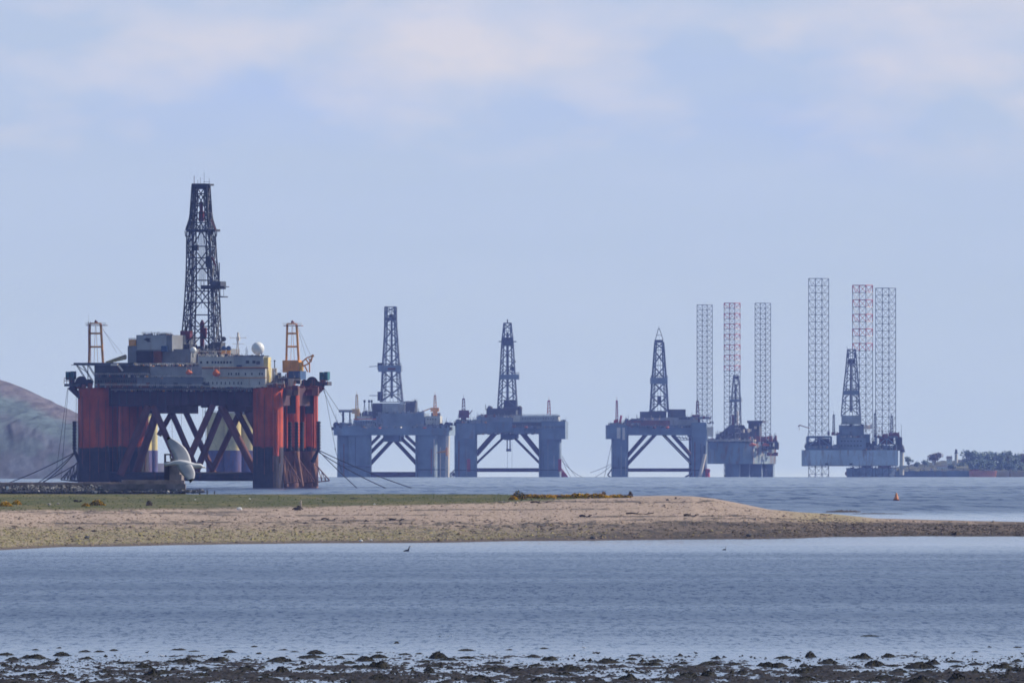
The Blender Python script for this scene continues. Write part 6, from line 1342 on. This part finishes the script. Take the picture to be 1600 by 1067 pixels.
def wader(px, y, h, mats, label, cat, face=1, D=None, legs=True, nm='wading_bird'):
    D = float(Dsea(y)) if D is None else D; s = h * D / F   # s = body height scale
    mb = MB(); mb.cur = 0; f = face
    lathe(mb, [(-.62 * s * f, 0, .52 * s), (-.4 * s * f, 0, .56 * s), (-.1 * s * f, 0, .55 * s), (.15 * s * f, 0, .62 * s), (.26 * s * f, 0, .75 * s), (.32 * s * f, 0, .88 * s), (.42 * s * f, 0, .9 * s), (.5 * s * f, 0, .88 * s)], [s * q for q in (.05, .13, .21, .19, .11, .10, .08, .03)], 12, .95)
    mb.cur = 2; mb.cyl((.48 * s * f, 0, .88 * s), (.75 * s * f, 0, .8 * s), s * .025, s * .01, 5)
    if legs:
        for q in (-.05, .05): mb.cyl((-.03 * s * f, q * s, -.03 * s), (0, q * s, .42 * s), s * .02, n=5)
    mb.cur = 1; wing(mb, [((.1 * s * f, .17 * s, .68 * s), (-.15 * s * f, .18 * s, .5 * s)), ((-.1 * s * f, .19 * s, .68 * s), (-.35 * s * f, .17 * s, .52 * s)), ((-.45 * s * f, .08 * s, .6 * s), (-.5 * s * f, .08 * s, .56 * s))], .02 * s, 2) if False else None
    o = mb.build(nm, mats, None, True); x_ = X(D, px); o.location = (x_, D, max(float(sea(x_, D)), float(mudz(x_, D)) if D < 1100 else -99)); tag(o, label, cat)
    return o
BW = [M['gullwhite'], M['gullgrey'], M['beak']]; BD = [M['birddark'], M['birddark'], M['beak']]; BB_ = [M['birdbrown'], M['birdbrown'], M['gullblack']]
wader(230, 1022, 6, BD, 'dark wading bird standing in the shallows, facing right, near the left', 'bird')
wader(252.5, 1028.5, 7, BW, 'white gull standing on the mudflat edge at left', 'gull', -1, nm='gull')
wader(352.5, 1027, 6.5, BD, 'dark wading bird beside the long weed hump at left', 'bird')
wader(75, 1016.5, 3, BD, 'tiny dark wader by the far weed patches at lower left', 'bird')
wader(476, 1016, 4, BW, 'small white bird on top of the peaked weed hump', 'bird')
wader(912, 1014, 5, BW, 'white bird standing in the shallows right of centre', 'bird', -1)
wader(935, 1023.5, 6, BB_, 'brown wading bird by the mudflat edge right of centre', 'bird')
wader(1087, 1023, 6, BD, 'dark wading bird in the shallows below the sand tip', 'bird', -1)
wader(1431, 1022, 5, BD, 'small upright dark wader near the right side', 'bird')
wader(1490, 1023, 6, BD, 'dark horizontal wader feeding near the right side', 'bird')
wader(1597, 1024, 6, BB_, 'brown wader cut by the right edge of the mudflat', 'bird', -1)
wader(687, 995.5, 3, BD, 'leftmost of the tiny birds swimming in a row on the inner water', 'bird', legs=False)
wader(700, 995, 3, BW, 'pale tiny bird swimming in the middle of the small row', 'bird', legs=False); wader(706, 995.5, 3, BW, 'rightmost pale tiny bird swimming in the small row', 'bird', legs=False)
# swimming cormorants
def swimmer(px, y, h, lean, label):
    D = float(Dsea(y)); s = h * D / F; mb = MB(); mb.cur = 0
    lathe(mb, [(-.75 * s, 0, .05 * s), (-.45 * s, 0, .12 * s), (-.1 * s, 0, .14 * s), (.12 * s, 0, .22 * s), (.20 * s, 0, .45 * s), (.24 * s * lean, 0, .7 * s), (.34 * s * lean, 0, .88 * s), (.5 * s * lean, 0, .9 * s)], [s * q for q in (.06, .18, .26, .22, .13, .10, .10, .05)], 12, .8)
    mb.cur = 2; mb.cyl((.48 * s * lean, 0, .9 * s), (.8 * s * lean, 0, .88 * s), s * .035, s * .015, 5)
    o = mb.build('cormorant', BD, None, True); x_ = X(D, px); o.location = (x_, D, float(sea(x_, D)) - .02); tag(o, label, 'cormorant')
swimmer(637, 861, 9, 1.0, 'dark cormorant swimming near the shore left of centre'); swimmer(1133, 859, 6, .5, 'dark cormorant low in the water near the shore right of centre')
# birds in flight
def flyer(px, y, w, D, mats, up, label, nm='flying_bird', cat='bird'):
    s = w * D / F / 2; mb = MB(); mb.cur = 0
    lathe(mb, [(-.1 * s, -.42 * s, 0), (-.08 * s, -.2 * s, .02 * s), (0, .05 * s, 0), (.05 * s, .3 * s, .03 * s), (.07 * s, .42 * s, .02 * s)], [s * q for q in (.04, .10, .13, .09, .02)], 10, .9)
    for f in (-1, 1): wing(mb, [((f * .05 * s, .15 * s, .03 * s), (f * .05 * s, -.15 * s, .03 * s)), ((f * .35 * s, .22 * s, up * .30 * s), (f * .35 * s, -.08 * s, up * .28 * s)), ((f * .7 * s, .16 * s, up * .42 * s), (f * .7 * s, -.06 * s, up * .38 * s)), ((f * 1.0 * s, -.05 * s, up * .36 * s), (f * 1.0 * s, -.10 * s, up * .34 * s))], .03 * s, .6)
    o = mb.build(nm, mats, None, True); o.location = (X(D, px), D, Z(D, y)); o.rotation_euler = (rad(8), rad(-6), rad(20)); tag(o, label, cat)
flyer(1167, 821.5, 15, 2300, [M['birddark'], M['birdbrown'], M['birddark']], -1.0 if False else .9, 'brown bird flying low over the dark shore at right')
flyer(1367, 965, 9, 1250, [M['gullwhite'], M['gullgrey'], M['gullblack']], 1.2, 'white gull flying just over the inner water at right', 'gull', 'gull')
flyer(318, 244, 4, 2500, [M['gullwhite'], M['gullwhite'], M['gullblack']], .9, 'white speck of a bird high above the red rig derrick'); flyer(181, 252, 4, 2500, [M['birddark']] * 3, .9, 'dark speck of a bird high in the sky at upper left')
flyer(707, 525, 4, 3500, [M['birddark']] * 3, .9, 'dark speck of a bird between the second and third derricks'); flyer(1251, 552, 4, 3500, [M['birddark']] * 3, .6, 'dark speck of a bird left of the right jackup leg'); flyer(480, 475, 4, 3500, [M['birddark']] * 3, .6, 'dark speck of a bird above the right crane of the red rig')
flyer(1542, 787, 4, 3300, [M['birddark']] * 3, .6, 'dark speck of a bird over the water right of the orange buoy')

# ---------------------------------------------------------------- the air
def haze():
    mb = MB(); mb.box(-3300, 3300, -450, 20300, -36, 175)
    m = bpy.data.materials.new('air'); m.use_nodes = True; nt = m.node_tree; nt.nodes.clear()
    out = nt.nodes.new('ShaderNodeOutputMaterial'); v = nt.nodes.new('ShaderNodeVolumePrincipled'); nt.links.new(v.outputs[0], out.inputs['Volume'])
    v.inputs['Color'].default_value = HAZE_COL; v.inputs['Density'].default_value = HAZE_DENS; v.inputs['Absorption Color'].default_value = (1, 1, 1, 1)
    v.inputs['Anisotropy'].default_value = 0.0
    o = mb.build('haze', m); tag(o, kind='stuff')
HAZE_COL = (.28, .40, 1.0, 1); HAZE_DENS = 2.45e-5
haze()
